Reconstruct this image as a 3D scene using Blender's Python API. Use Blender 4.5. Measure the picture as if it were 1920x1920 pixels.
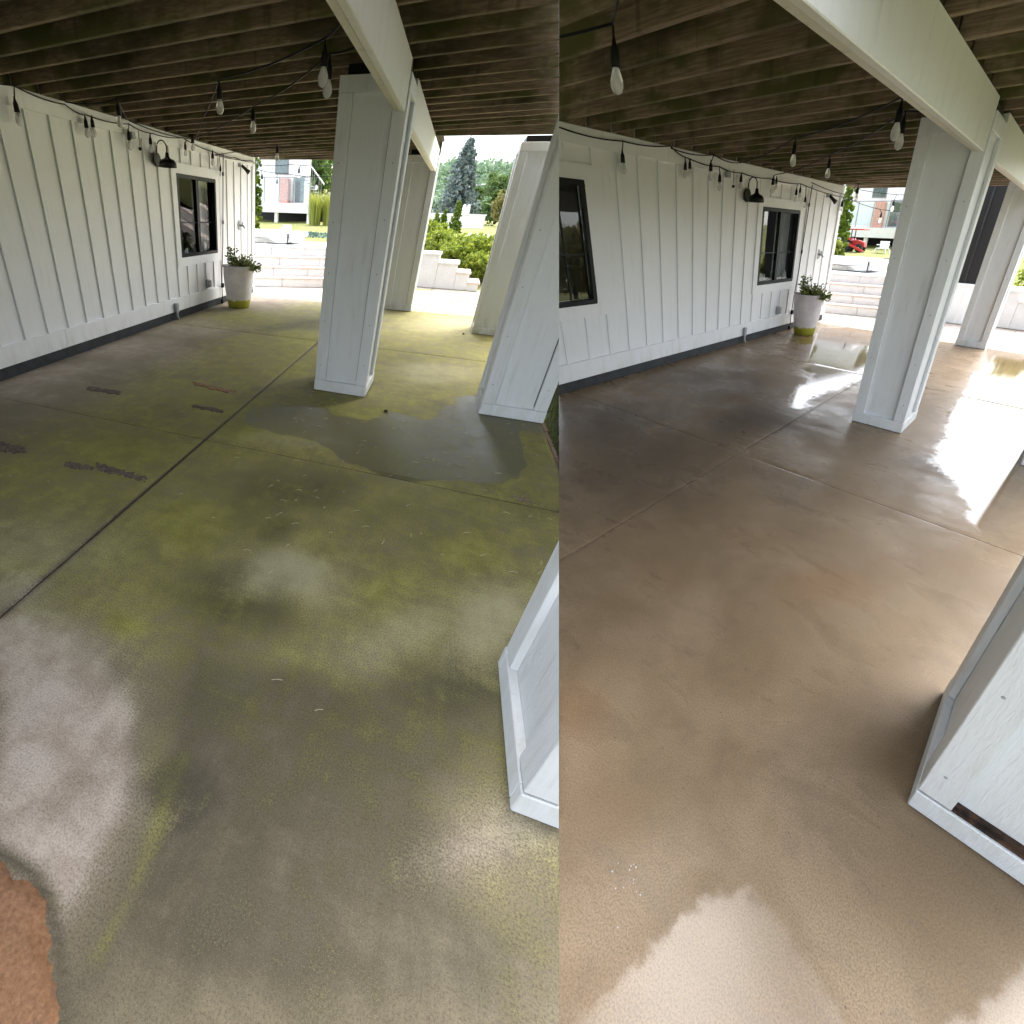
import bpy, bmesh, math, random
import numpy as np
from mathutils import Vector, Matrix

random.seed(7)
RNG = np.random.default_rng(11)
sc = bpy.context.scene
C = sc.collection
for o in list(bpy.data.objects):
    bpy.data.objects.remove(o)

# ------------------------------------------------------------------ camera
cam_d = bpy.data.cameras.new("camera")
cam_d.sensor_width = 36.0
cam_d.lens = 36.0 * 830.0 / 1920.0
cam_d.shift_x = (960.0 - 1150.0) / 1920.0
cam_d.shift_y = (935.0 - 960.0) / 1920.0
cam_d.clip_start = 0.02
cam_d.clip_end = 3000
cam = bpy.data.objects.new("camera", cam_d)
C.objects.link(cam)
CAMP = Vector((0.0, 0.0, 1.62))
cam.matrix_world = Matrix(((0.999321, -0.036834, 0.0, 0.0),
                           (0.019388, 0.525993, -0.850268, 0.0),
                           (0.031319, 0.849691, 0.52635, 1.62),
                           (0, 0, 0, 1)))
sc.camera = cam

# ------------------------------------------------------------------ sky, sun, exposure
world = bpy.data.worlds.new("World")
sc.world = world
world.use_nodes = True
wn = world.node_tree
wn.nodes.clear()
SUN_EL, SUN_AZ = math.radians(60), math.radians(48)
sky = wn.nodes.new("ShaderNodeTexSky")
sky.sky_type = 'NISHITA'
sky.sun_disc = False
sky.sun_elevation = SUN_EL
sky.sun_rotation = SUN_AZ
sky.dust_density = 4.0
sky.air_density = 1.0
hsv = wn.nodes.new("ShaderNodeHueSaturation")          # an overcast sky: the same sky through white cloud
hsv.inputs["Saturation"].default_value = 0.45
bg = wn.nodes.new("ShaderNodeBackground")
bg.inputs["Strength"].default_value = 0.15
wo = wn.nodes.new("ShaderNodeOutputWorld")
wn.links.new(sky.outputs[0], hsv.inputs["Color"])
wn.links.new(hsv.outputs[0], bg.inputs[0])
wn.links.new(bg.outputs[0], wo.inputs[0])

sun_d = bpy.data.lights.new("sun", 'SUN')
sun_d.energy = 0.5
sun_d.angle = math.radians(70)
sun_d.color = (1.0, 0.98, 0.95)
sun = bpy.data.objects.new("sun", sun_d)
C.objects.link(sun)
sdir = Vector((math.sin(SUN_AZ) * math.cos(SUN_EL), math.cos(SUN_AZ) * math.cos(SUN_EL), math.sin(SUN_EL)))
sun.rotation_euler = sdir.to_track_quat('Z', 'Y').to_euler()
sun.location = sdir * 40

sc.view_settings.view_transform = 'Standard'
sc.view_settings.look = 'None'
sc.view_settings.gamma = 1.0
sc.view_settings.use_curve_mapping = False
sc.view_settings.exposure = 2.32
sc.render.engine = 'CYCLES'
cy = sc.cycles
cy.max_bounces = 6
cy.diffuse_bounces = 4
cy.glossy_bounces = 3
cy.transmission_bounces = 6
cy.sample_clamp_indirect = 8.0
cy.use_denoising = True
cy.debug_use_spatial_splits = True
cy.use_adaptive_sampling = True
cy.adaptive_threshold = 0.02

# ------------------------------------------------------------------ the two porches
# Two porches stand side by side, split by the upright joint plane DIV. Each is laid out in
# its own axes: x away from the house wall, y along the wall to the far corner, z up its posts.
FR = {
 'L': (np.array([[1.170467, -0.307212, 0.413985], [-0.339717, 0.980353, -0.014653], [0, 0, 1.002413]]),
       np.array([-8.696517, 11.305274, 0.0])),
 'R': (np.array([[0.610124, 0.685766, -0.119042], [-0.55529, 0.761806, -0.053201], [0, 0, 0.92386]]),
       np.array([4.414536, 10.387367, 0.0])),
}
NE = {'L': -11.8, 'R': -10.7}          # near end of the house-side roof, run on unseen to cut the light
DIV_N = np.array([0.99186, 0.122954, -0.033116])
DIV_P = np.array([0, 0, 1.62])

def Wd(s, pts):
    B, O = FR[s]
    return np.asarray(pts, float).reshape(-1, 3) @ B.T + O

# ------------------------------------------------------------------ mesh helpers
class MB:
    def __init__(self):
        self.v = []; self.f = []; self.smooth = False
    def add(self, vs, fs):
        n = len(self.v)
        self.v.extend([tuple(q) for q in vs])
        self.f.extend([tuple(i + n for i in q) for q in fs])
        return self
    def box(self, x0, x1, y0, y1, z0, z1):
        return self.add([(x0, y0, z0), (x1, y0, z0), (x1, y1, z0), (x0, y1, z0), (x0, y0, z1), (x1, y0, z1), (x1, y1, z1), (x0, y1, z1)],
                        [(0, 3, 2, 1), (4, 5, 6, 7), (0, 1, 5, 4), (1, 2, 6, 5), (2, 3, 7, 6), (3, 0, 4, 7)])
    def obox(self, o, e1, e2, e3):
        o, e1, e2, e3 = [np.array(q, float) for q in (o, e1, e2, e3)]
        p = [o, o + e1, o + e1 + e2, o + e2]
        p += [q + e3 for q in p]
        return self.add(p, [(0, 3, 2, 1), (4, 5, 6, 7), (0, 1, 5, 4), (1, 2, 6, 5), (2, 3, 7, 6), (3, 0, 4, 7)])
    def prism(self, poly, z0, z1):
        n = len(poly)
        return self.add([(x, y, z0) for x, y in poly] + [(x, y, z1) for x, y in poly],
                        [tuple(range(n - 1, -1, -1)), tuple(range(n, 2 * n))] + [(i, (i + 1) % n, n + (i + 1) % n, n + i) for i in range(n)])
    def prism_x(self, poly, x0, x1):        # poly in (y,z)
        n = len(poly)
        return self.add([(x0, a, b) for a, b in poly] + [(x1, a, b) for a, b in poly],
                        [tuple(range(n)), tuple(range(2 * n - 1, n - 1, -1))] + [(i, n + i, n + (i + 1) % n, (i + 1) % n) for i in range(n)])
    def prism_y(self, poly, y0, y1):        # poly in (x,z)
        n = len(poly)
        return self.add([(a, y0, b) for a, b in poly] + [(a, y1, b) for a, b in poly],
                        [tuple(range(n - 1, -1, -1)), tuple(range(n, 2 * n))] + [(i, (i + 1) % n, n + (i + 1) % n, n + i) for i in range(n)])
    def tube(self, pts, r, n=8):
        pts = [np.array(p, float) for p in pts]
        rs = r if hasattr(r, '__len__') else [r] * len(pts)
        vs, fs = [], []
        for i, p in enumerate(pts):
            t = pts[min(i + 1, len(pts) - 1)] - pts[max(i - 1, 0)]
            t /= np.linalg.norm(t) + 1e-9
            a = np.cross(t, (0, 0, 1.0) if abs(t[2]) < 0.9 else (1.0, 0, 0)); a /= np.linalg.norm(a)
            b = np.cross(t, a)
            for k in range(n):
                u = 2 * math.pi * k / n
                vs.append(p + rs[i] * (a * math.cos(u) + b * math.sin(u)))
        for i in range(len(pts) - 1):
            for k in range(n):
                fs.append((i * n + k, i * n + (k + 1) % n, (i + 1) * n + (k + 1) % n, (i + 1) * n + k))
        fs.append(tuple(range(n - 1, -1, -1)))
        m = (len(pts) - 1) * n
        fs.append(tuple(range(m, m + n)))
        return self.add(vs, fs)
    def lathe(self, c, prof, n=20, axis=2):
        vs, fs = [], []
        for r, h in prof:
            for k in range(n):
                u = 2 * math.pi * k / n
                q = [0, 0, 0]
                q[axis] = c[axis] + h
                q[(axis + 1) % 3] = c[(axis + 1) % 3] + r * math.cos(u)
                q[(axis + 2) % 3] = c[(axis + 2) % 3] + r * math.sin(u)
                vs.append(q)
        for i in range(len(prof) - 1):
            for k in range(n):
                fs.append((i * n + k, i * n + (k + 1) % n, (i + 1) * n + (k + 1) % n, (i + 1) * n + k))
        fs.append(tuple(range(n - 1, -1, -1)))
        m = (len(prof) - 1) * n
        fs.append(tuple(range(m, m + n)))
        return self.add(vs, fs)
    def grid(self, xs, ys, zf, skirt=0.0):
        xs = list(xs); ys = list(ys); nx, ny = len(xs), len(ys)
        vs = [(x, y, zf(x, y)) for y in ys for x in xs]
        fs = [(j * nx + i, j * nx + i + 1, (j + 1) * nx + i + 1, (j + 1) * nx + i) for j in range(ny - 1) for i in range(nx - 1)]
        if skirt:
            ring = [i for i in range(nx)] + [j * nx + nx - 1 for j in range(1, ny)] + [(ny - 1) * nx + i for i in range(nx - 2, -1, -1)] + [j * nx for j in range(ny - 2, 0, -1)]
            n0 = len(vs)
            for i in ring:
                vs.append((vs[i][0], vs[i][1], vs[i][2] - skirt))
            m = len(ring)
            for k in range(m):
                fs.append((ring[k], n0 + k, n0 + (k + 1) % m, ring[(k + 1) % m]))
        return self.add(vs, fs)

def tag(o, label=None, cat=None, group=None, kind=None):
    if label: o['label'] = label
    if cat: o['category'] = cat
    if group: o['group'] = group
    if kind: o['kind'] = kind
    return o

def empty(s, name, base, label=None, cat=None, group=None, kind=None):
    o = bpy.data.objects.new(name, None)
    o.empty_display_size = 0.1
    C.objects.link(o)
    o.location = Vector(Wd(s, base)[0])
    return tag(o, label, cat, group, kind)

def root_loc(o):
    p = Vector((0, 0, 0))
    while o is not None:
        p += o.location
        o = o.parent
    return p

GAP = 0.00006
def build(s, name, mb, mat, parent=None, base=None, bevel=0.0, smooth=False, masks=None, **tags):
    """one mesh object from local coordinates; cut at the joint between the two porches"""
    V = np.array(mb.v, float).reshape(-1, 3)
    sgn = -1.0 if s == 'L' else 1.0
    d = ((Wd(s, V) - DIV_P) @ DIV_N) * sgn - GAP
    if d.max() <= 0:
        return None
    me = bpy.data.meshes.new(name)
    big = len(mb.f) > 30000
    if parent is not None:
        off = np.array(root_loc(parent))
    else:
        b = base if base is not None else (V[:, 0].mean(), V[:, 1].mean(), V[:, 2].min())
        off = Wd(s, b)[0]
    cross = d.min() < 0
    if not bevel and (not cross or getattr(mb, 'cull', False)):
        F = mb.f
        if cross:
            keep = d > 0
            F = [f for f in F if all(keep[i] for i in f)]
            if not F:
                return None
            used = np.unique(np.concatenate([np.array(f) for f in F]))
            mp = -np.ones(len(V), int); mp[used] = np.arange(len(used))
            V = V[used]; F = [tuple(int(mp[i]) for i in f) for f in F]
        me.from_pydata((Wd(s, V) - off).tolist(), [], F)
        at = me.attributes.new('lp', 'FLOAT_VECTOR', 'POINT')
        at.data.foreach_set('vector', V.astype(np.float32).ravel())
        LP = V
    else:
        bm = bmesh.new()
        vs = [bm.verts.new(q) for q in V]
        for f in mb.f:
            try:
                bm.faces.new([vs[i] for i in f])
            except ValueError:
                pass
        if bevel:
            bmesh.ops.remove_doubles(bm, verts=bm.verts, dist=1e-6)
            bmesh.ops.bevel(bm, geom=[e for e in bm.edges if len(e.link_faces) == 2 and e.calc_face_angle(0) > 0.5],
                            offset=bevel, segments=2 if bevel > 0.01 else 1, affect='EDGES', profile=0.6)
        lay = bm.verts.layers.float_vector.new('lp')
        B, O = FR[s]
        for v in bm.verts:
            v[lay] = v.co.copy()
            v.co = Vector(B @ np.array(v.co) + O)
        if cross:
            co = Vector(DIV_P + DIV_N * sgn * GAP)
            no = Vector(DIV_N * sgn)
            g = bm.verts[:] + bm.edges[:] + bm.faces[:]
            res = bmesh.ops.bisect_plane(bm, geom=g, plane_co=co, plane_no=no, clear_inner=True, dist=1e-6)
            ed = [e for e in res['geom_cut'] if isinstance(e, bmesh.types.BMEdge)]
            if ed and not getattr(mb, 'open', False):
                try:
                    bmesh.ops.holes_fill(bm, edges=ed, sides=0)
                except Exception:
                    pass
        if not bm.faces:
            bm.free()
            return None
        o3 = Vector(off)
        for v in bm.verts:
            v.co -= o3
        bmesh.ops.recalc_face_normals(bm, faces=bm.faces)
        bm.to_mesh(me)
        LP = np.array([tuple(v[lay]) for v in bm.verts])
        bm.free()
    if masks is not None:
        col = np.asarray(masks(LP), np.float32)
        at = me.attributes.new('mask', 'FLOAT_COLOR', 'POINT')
        at.data.foreach_set('color', col.ravel())
    if smooth:
        me.polygons.foreach_set('use_smooth', [True] * len(me.polygons))
    me.materials.append(mat)
    ob = bpy.data.objects.new(name, me)
    C.objects.link(ob)
    if parent is not None:
        ob.parent = parent
    else:
        ob.location = Vector(off)
    return tag(ob, **tags)

def in_side(s, p):
    sgn = -1.0 if s == 'L' else 1.0
    return float(((Wd(s, p)[0] - DIV_P) @ DIV_N) * sgn) > 0

# ------------------------------------------------------------------ materials
class NT:
    def __init__(self, name):
        self.m = bpy.data.materials.new(name)
        self.m.use_nodes = True
        self.t = self.m.node_tree
        self.t.nodes.clear()
        self.out = self.t.nodes.new("ShaderNodeOutputMaterial")
        self.b = self.t.nodes.new("ShaderNodeBsdfPrincipled")
        self.t.links.new(self.b.outputs[0], self.out.inputs[0])
    def n(self, typ, **kw):
        x = self.t.nodes.new(typ)
        for k, v in kw.items():
            setattr(x, k, v)
        return x
    def l(self, a, b):
        self.t.links.new(a, b)
    def put(self, key, val):
        i = self.b.inputs[key]
        if hasattr(val, 'links') or hasattr(val, 'is_linked'):
            self.l(val, i)
        else:
            i.default_value = val
    def attr(self, name='lp', out='Vector'):
        a = self.n("ShaderNodeAttribute", attribute_name=name)
        return a.outputs[out]
    def mapping(self, vec, scale=(1, 1, 1), loc=(0, 0, 0)):
        m = self.n("ShaderNodeMapping")
        m.inputs['Scale'].default_value = scale
        m.inputs['Location'].default_value = loc
        self.l(vec, m.inputs['Vector'])
        return m.outputs[0]
    def noise(self, vec, scale, detail=4, rough=0.55, dist=0.0):
        x = self.n("ShaderNodeTexNoise")
        x.inputs['Scale'].default_value = scale
        x.inputs['Detail'].default_value = detail
        x.inputs['Roughness'].default_value = rough
        x.inputs['Distortion'].default_value = dist
        self.l(vec, x.inputs['Vector'])
        return x.outputs['Fac']
    def math(self, op, a, b=None, clamp=False):
        x = self.n("ShaderNodeMath", operation=op, use_clamp=clamp)
        for i, q in enumerate((a, b)):
            if q is None: continue
            if isinstance(q, (int, float)): x.inputs[i].default_value = q
            else: self.l(q, x.inputs[i])
        return x.outputs[0]
    def ramp(self, fac, lo, hi, a=0.0, b=1.0):
        x = self.n("ShaderNodeMapRange", interpolation_type='SMOOTHSTEP')
        self.l(fac, x.inputs['Value'])
        x.inputs['From Min'].default_value = lo
        x.inputs['From Max'].default_value = hi
        x.inputs['To Min'].default_value = a
        x.inputs['To Max'].default_value = b
        return x.outputs[0]
    def mix(self, fac, a, b, blend='MIX'):
        x = self.n("ShaderNodeMix", data_type='RGBA', blend_type=blend)
        if isinstance(fac, (int, float)): x.inputs[0].default_value = fac
        else: self.l(fac, x.inputs[0])
        for i, q in ((6, a), (7, b)):
            if isinstance(q, (tuple, list)): x.inputs[i].default_value = (*q, 1) if len(q) == 3 else q
            else: self.l(q, x.inputs[i])
        return x.outputs[2]
    def bump(self, h, strength=0.3, dist=0.01):
        x = self.n("ShaderNodeBump")
        x.inputs['Strength'].default_value = strength
        x.inputs['Distance'].default_value = dist
        self.l(h, x.inputs['Height'])
        self.l(x.outputs[0], self.b.inputs['Normal'])
        return x

def flat(name, col, rough=0.6, metal=0.0, var=0.0, spec=0.5, scale=6.0):
    m = NT(name)
    if var:
        f = m.noise(m.attr(), scale, 5)
        m.put('Base Color', m.mix(m.ramp(f, 0.3, 0.7), tuple(c * (1 - var) for c in col), tuple(min(1, c * (1 + var)) for c in col)))
    else:
        m.put('Base Color', (*col, 1))
    m.put('Roughness', rough); m.put('Metallic', metal); m.put('Specular IOR Level', spec)
    return m.m

def paint(name, col, grime=(0.5, 0.5, 0.42), gamt=0.25, emboss=0.35, foot=0.0, mildew=0.0):
    m = NT(name)
    lp = m.attr()
    streak = m.noise(m.mapping(lp, (9, 9, 0.9)), 2.2, 6, 0.6)
    spot = m.noise(lp, 3.1, 5, 0.6)
    fine = m.noise(m.mapping(lp, (60, 60, 5)), 2.0, 3)
    g = m.math('MULTIPLY', m.ramp(streak, 0.48, 0.75), m.ramp(spot, 0.35, 0.7))
    c = m.mix(m.math('MULTIPLY', g, gamt * 2.2), col, grime)
    c = m.mix(m.ramp(fine, 0.35, 0.75, 0.0, 0.12), c, tuple(0.82 * q for q in col))
    sx = m.n("ShaderNodeSeparateXYZ"); m.l(lp, sx.inputs[0])
    if foot:
        h = m.ramp(sx.outputs[2], 0.02, 0.42, 1.0, 0.0)
        h = m.math('MULTIPLY', h, m.ramp(m.noise(m.mapping(lp, (4, 4, 1.5)), 2.6, 4), 0.38, 0.7))
        c = m.mix(m.math('MULTIPLY', h, foot), c, (0.34, 0.34, 0.13))
    if mildew:
        q = m.ramp(m.noise(lp, 9.0, 6, 0.7), 0.58, 0.72)
        c = m.mix(m.math('MULTIPLY', q, mildew), c, (0.2, 0.19, 0.12))
    m.put('Base Color', c)
    m.put('Roughness', 0.52)
    m.put('Specular IOR Level', 0.35)
    grain = m.noise(m.mapping(lp, (34, 34, 4.2)), 2.0, 5, 0.6, 1.2)
    m.bump(grain, emboss, 0.006)
    return m.m

def joist_wood(name):
    m = NT(name)
    lp = m.attr()
    oi = m.n("ShaderNodeObjectInfo")
    off = m.n("ShaderNodeVectorMath", operation='ADD'); m.l(lp, off.inputs[0])
    cx = m.n("ShaderNodeCombineXYZ")
    m.l(m.math('MULTIPLY', oi.outputs['Random'], 37.0), cx.inputs[0]); m.l(m.math('MULTIPLY', oi.outputs['Random'], 91.0), cx.inputs[2])
    m.l(cx.outputs[0], off.inputs[1])
    v = off.outputs[0]
    grain = m.noise(m.mapping(v, (1.6, 30, 38)), 2.0, 6, 0.65, 0.6)
    patch = m.noise(m.mapping(v, (0.9, 1, 1.5)), 1.5, 5, 0.62)
    drip = m.noise(m.mapping(v, (14, 1, 1.2)), 1.0, 4, 0.6)
    c = m.mix(m.ramp(grain, 0.3, 0.75), (0.155, 0.11, 0.07), (0.32, 0.245, 0.165))
    c = m.mix(m.ramp(patch, 0.45, 0.6), c, (0.095, 0.095, 0.032))
    c = m.mix(m.ramp(m.noise(m.mapping(v, (0.7, 1, 2), (5, 0, 3)), 1.4, 4), 0.5, 0.7, 0.0, 0.8), c, (0.05, 0.042, 0.022))
    c = m.mix(m.ramp(drip, 0.56, 0.74, 0, 0.45), c, (0.035, 0.028, 0.016))
    m.put('Base Color', c)
    m.put('Roughness', 0.8); m.put('Specular IOR Level', 0.25)
    m.bump(grain, 0.4, 0.004)
    return m.m

def concrete_before(name):
    """worn slab grown over with algae: masks hold algae, pale, dark and wet"""
    m = NT(name)
    lp = m.attr()
    sm = m.n("ShaderNodeSeparateColor"); m.l(m.attr('mask', 'Color'), sm.inputs[0])
    wet_a = m.n("ShaderNodeAttribute", attribute_name='mask').outputs['Alpha']
    big = m.noise(lp, 1.3, 4, 0.6, 0.4)
    mid = m.noise(lp, 6.0, 5, 0.7, 0.3)
    streak = m.noise(m.mapping(lp, (13, 1.3, 1)), 1.5, 4, 0.65, 0.3)
    scuff = m.noise(m.mapping(lp, (1.2, 11, 1), (3, 1, 0)), 1.6, 4, 0.65, 0.3)
    speck = m.noise(lp, 150.0, 4, 0.8)
    fine = m.noise(lp, 420.0, 2, 0.8)
    sub = lambda x, k: m.math('MULTIPLY', m.math('SUBTRACT', x, 0.5), k)
    jit = m.math('ADD', sub(m.noise(lp, 2.6, 6, 0.72, 1.0), 1.1), sub(mid, 0.8))
    lines = m.math('ADD', sub(streak, 0.5), sub(scuff, 0.5))
    grain = m.math('ADD', sub(speck, 0.9), sub(fine, 0.35))
    alg = m.ramp(m.math('ADD', m.math('ADD', sm.outputs[0], m.math('MULTIPLY', jit, 0.75)), m.math('ADD', lines, m.math('MULTIPLY', grain, 0.8))), 0.1, 1.0)
    pale = m.ramp(m.math('ADD', m.math('ADD', sm.outputs[1], m.math('MULTIPLY', jit, 0.6)), m.math('ADD', m.math('MULTIPLY', lines, 0.5), m.math('MULTIPLY', grain, 0.9))), 0.05, 1.25)
    dark = m.ramp(m.math('ADD', m.math('ADD', sm.outputs[2], m.math('MULTIPLY', jit, 0.6)), m.math('ADD', m.math('MULTIPLY', lines, 0.6), m.math('MULTIPLY', grain, 0.5))), 0.1, 0.9)
    base = m.mix(m.ramp(big, 0.35, 0.65), (0.20, 0.165, 0.10), (0.275, 0.23, 0.148))
    base = m.mix(m.ramp(lines, 0.02, 0.4, 0.0, 0.5), base, (0.13, 0.115, 0.07))
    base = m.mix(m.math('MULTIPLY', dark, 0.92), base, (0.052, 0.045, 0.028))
    green = m.mix(m.ramp(mid, 0.3, 0.7), (0.25, 0.245, 0.018), (0.43, 0.41, 0.075))
    c = m.mix(m.math('MULTIPLY', m.math('MULTIPLY', alg, 0.85), m.math('SUBTRACT', 1.0, m.math('MULTIPLY', dark, 0.4))), base, green)
    palec = m.mix(m.ramp(mid, 0.35, 0.65), (0.48, 0.385, 0.31), (0.61, 0.515, 0.44))
    syy = m.n('ShaderNodeSeparateXYZ'); m.l(lp, syy.inputs[0])
    mossy = m.math('MULTIPLY', m.ramp(syy.outputs[1], -9.4, -8.6), m.ramp(syy.outputs[0], 1.4, 2.6))
    palec = m.mix(mossy, palec, (0.46, 0.42, 0.25))
    c = m.mix(m.math('MULTIPLY', pale, 0.95), c, palec)
    wet = m.ramp(m.math('ADD', wet_a, m.math('ADD', sub(m.noise(lp, 2.2, 5, 0.6), 0.55), sub(mid, 0.25))), 0.44, 0.54)
    c = m.mix(m.math('MULTIPLY', wet, 0.85), c, m.mix(0.62, c, (0.03, 0.03, 0.024)))
    c = m.mix(m.math('MULTIPLY', m.ramp(speck, 0.34, 0.58, 0.7, 0.0), m.ramp(pale, 0.0, 1.0, 1.0, 0.5)), c, (0.055, 0.045, 0.03))
    c = m.mix(m.ramp(fine, 0.56, 0.72, 0.0, 0.45), c, (0.55, 0.48, 0.34))
    m.put('Base Color', c)
    m.put('Roughness', m.math('SUBTRACT', m.ramp(mid, 0.2, 0.8, 0.62, 0.85), m.math('MULTIPLY', wet, 0.36)))
    m.put('Specular IOR Level', 0.4)
    m.bump(m.math('ADD', m.math('MULTIPLY', speck, 0.7), m.math('MULTIPLY', fine, 0.3)), 0.4, 0.004)
    return m.m

def concrete_after(name):
    """washed slab, wet all over: masks hold water film, rust and dark"""
    m = NT(name)
    lp = m.attr()
    sm = m.n("ShaderNodeSeparateColor"); m.l(m.attr('mask', 'Color'), sm.inputs[0])
    big = m.noise(lp, 1.5, 6, 0.6, 0.5)
    mid = m.noise(lp, 7.0, 6, 0.65, 0.3)
    brush = m.noise(m.mapping(lp, (1.6, 4.5, 1)), 1.3, 6, 0.6, 0.6)
    speck = m.noise(lp, 170.0, 4, 0.75)
    fine = m.noise(lp, 430.0, 2, 0.8)
    jit = m.math('MULTIPLY', m.math('SUBTRACT', m.math('ADD', m.math('MULTIPLY', mid, 0.5), m.math('MULTIPLY', brush, 0.5)), 0.5), 0.9)
    c = m.mix(m.ramp(big, 0.35, 0.68), (0.23, 0.16, 0.09), (0.32, 0.234, 0.146))
    c = m.mix(m.ramp(m.math('ADD', sm.outputs[1], jit), 0.2, 1.0, 0, 0.6), c, (0.26, 0.145, 0.07))
    c = m.mix(m.ramp(m.math('ADD', sm.outputs[2], jit), 0.15, 1.0, 0, 0.85), c, (0.06, 0.038, 0.024))
    c = m.mix(m.ramp(brush, 0.5, 0.75, 0, 0.45), c, (0.19, 0.14, 0.095))
    c = m.mix(m.ramp(mid, 0.5, 0.72, 0, 0.35), c, (0.17, 0.125, 0.085))
    c = m.mix(m.ramp(speck, 0.36, 0.60, 0.55, 0.0), c, (0.09, 0.065, 0.042))
    pore = m.ramp(m.noise(lp, 60.0, 2, 0.5), 0.24, 0.31, 0.6, 0.0)
    c = m.mix(pore, c, (0.06, 0.045, 0.03))
    c = m.mix(m.ramp(fine, 0.56, 0.72, 0.0, 0.4), c, (0.46, 0.36, 0.25))
    m.put('Base Color', c)
    film = m.ramp(m.math('ADD', sm.outputs[0], m.math('MULTIPLY', m.math('SUBTRACT', m.noise(lp, 16.0, 6, 0.7), 0.5), 0.55)), 0.4, 0.62)
    damp = m.ramp(m.math('ADD', m.math('MULTIPLY', big, 0.6), m.math('MULTIPLY', brush, 0.5)), 0.40, 0.70, 0.5, 0.2)
    mixr = m.n("ShaderNodeMix", data_type='FLOAT')
    m.l(film, mixr.inputs[0]); m.l(damp, mixr.inputs[2])
    sy = m.n('ShaderNodeSeparateXYZ'); m.l(lp, sy.inputs[0])
    m.l(m.ramp(sy.outputs[1], -9.2, -7.4, 0.3, 0.04), mixr.inputs[3])
    m.put('Roughness', mixr.outputs[0])
    m.put('Specular IOR Level', m.math('MULTIPLY', m.ramp(film, 0.0, 1.0, 0.26, 0.85), m.ramp(sy.outputs[1], -9.2, -7.4, 0.72, 1.0)))
    h = m.math('ADD', m.math('MULTIPLY', speck, 0.7), m.math('MULTIPLY', fine, 0.3))
    b = m.bump(h, 0.16, 0.003)
    m.l(m.math('MULTIPLY', m.math('SUBTRACT', 1.12, film), 0.3), b.inputs['Strength'])
    return m.m

def mossy_stone(name, c1, c2):
    m = NT(name)
    lp = m.attr()
    f = m.noise(lp, 5.0, 5, 0.65)
    c = m.mix(m.ramp(f, 0.35, 0.65), c1, c2)
    q = m.ramp(m.noise(m.mapping(lp, (0.8, 2.0, 1)), 1.3, 5, 0.6, 0.5), 0.46, 0.62)
    sx = m.n("ShaderNodeSeparateXYZ"); m.l(lp, sx.inputs[0])
    q = m.math('MULTIPLY', q, m.ramp(sx.outputs[0], 2.6, 3.2))
    c = m.mix(m.math('MULTIPLY', q, 0.8), c, (0.34, 0.31, 0.06))
    m.put('Base Color', c); m.put('Roughness', 0.85)
    return m.m

def leafmat(name, c1, c2, c3=None, rough=0.5, trans=0.25):
    m = NT(name)
    lp = m.attr()
    oi = m.n("ShaderNodeNewGeometry")
    f = m.math('ADD', m.math('MULTIPLY', oi.outputs['Random Per Island'], 0.65), m.math('MULTIPLY', m.noise(lp, 1.6, 3), 0.5))
    c = m.mix(m.ramp(f, 0.25, 0.85), c1, c2)
    if c3:
        c = m.mix(m.ramp(m.noise(lp, 1.1, 3), 0.55, 0.72), c, c3)
    m.put('Base Color', c); m.put('Roughness', rough); m.put('Specular IOR Level', 0.3)
    tr = m.n("ShaderNodeBsdfTranslucent"); m.l(c, tr.inputs[0])
    mx = m.n("ShaderNodeMixShader"); mx.inputs[0].default_value = trans
    m.l(m.b.outputs[0], mx.inputs[1]); m.l(tr.outputs[0], mx.inputs[2]); m.l(mx.outputs[0], m.out.inputs[0])
    return m.m

def grassmat(name, c1, c2, c3):
    m = NT(name)
    lp = m.attr()
    a = m.noise(lp, 0.9, 5, 0.6); b = m.noise(lp, 14.0, 5, 0.7)
    c = m.mix(m.ramp(a, 0.38, 0.62), c1, c2)
    c = m.mix(m.ramp(b, 0.3, 0.75, 0.0, 0.55), c, c3)
    m.put('Base Color', c); m.put('Roughness', 0.9); m.put('Specular IOR Level', 0.1)
    m.bump(b, 0.8, 0.05)
    return m.m

def glassmat(name, tint=(1, 1, 1), rough=0.0, ior=1.45, tr=1.0):
    m = NT(name)
    m.put('Base Color', (*tint, 1)); m.put('Roughness', rough); m.put('IOR', ior); m.put('Transmission Weight', tr)
    return m.m

def stonemat(name, c1, c2, rough=0.85):
    m = NT(name)
    lp = m.attr()
    f = m.noise(lp, 5.0, 6, 0.65); g = m.noise(lp, 70.0, 4, 0.7)
    c = m.mix(m.ramp(f, 0.35, 0.65), c1, c2)
    c = m.mix(m.ramp(g, 0.4, 0.65, 0.35, 0.0), c, tuple(q * 0.6 for q in c1))
    m.put('Base Color', c); m.put('Roughness', rough)
    m.bump(g, 0.3, 0.004)
    return m.m

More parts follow.
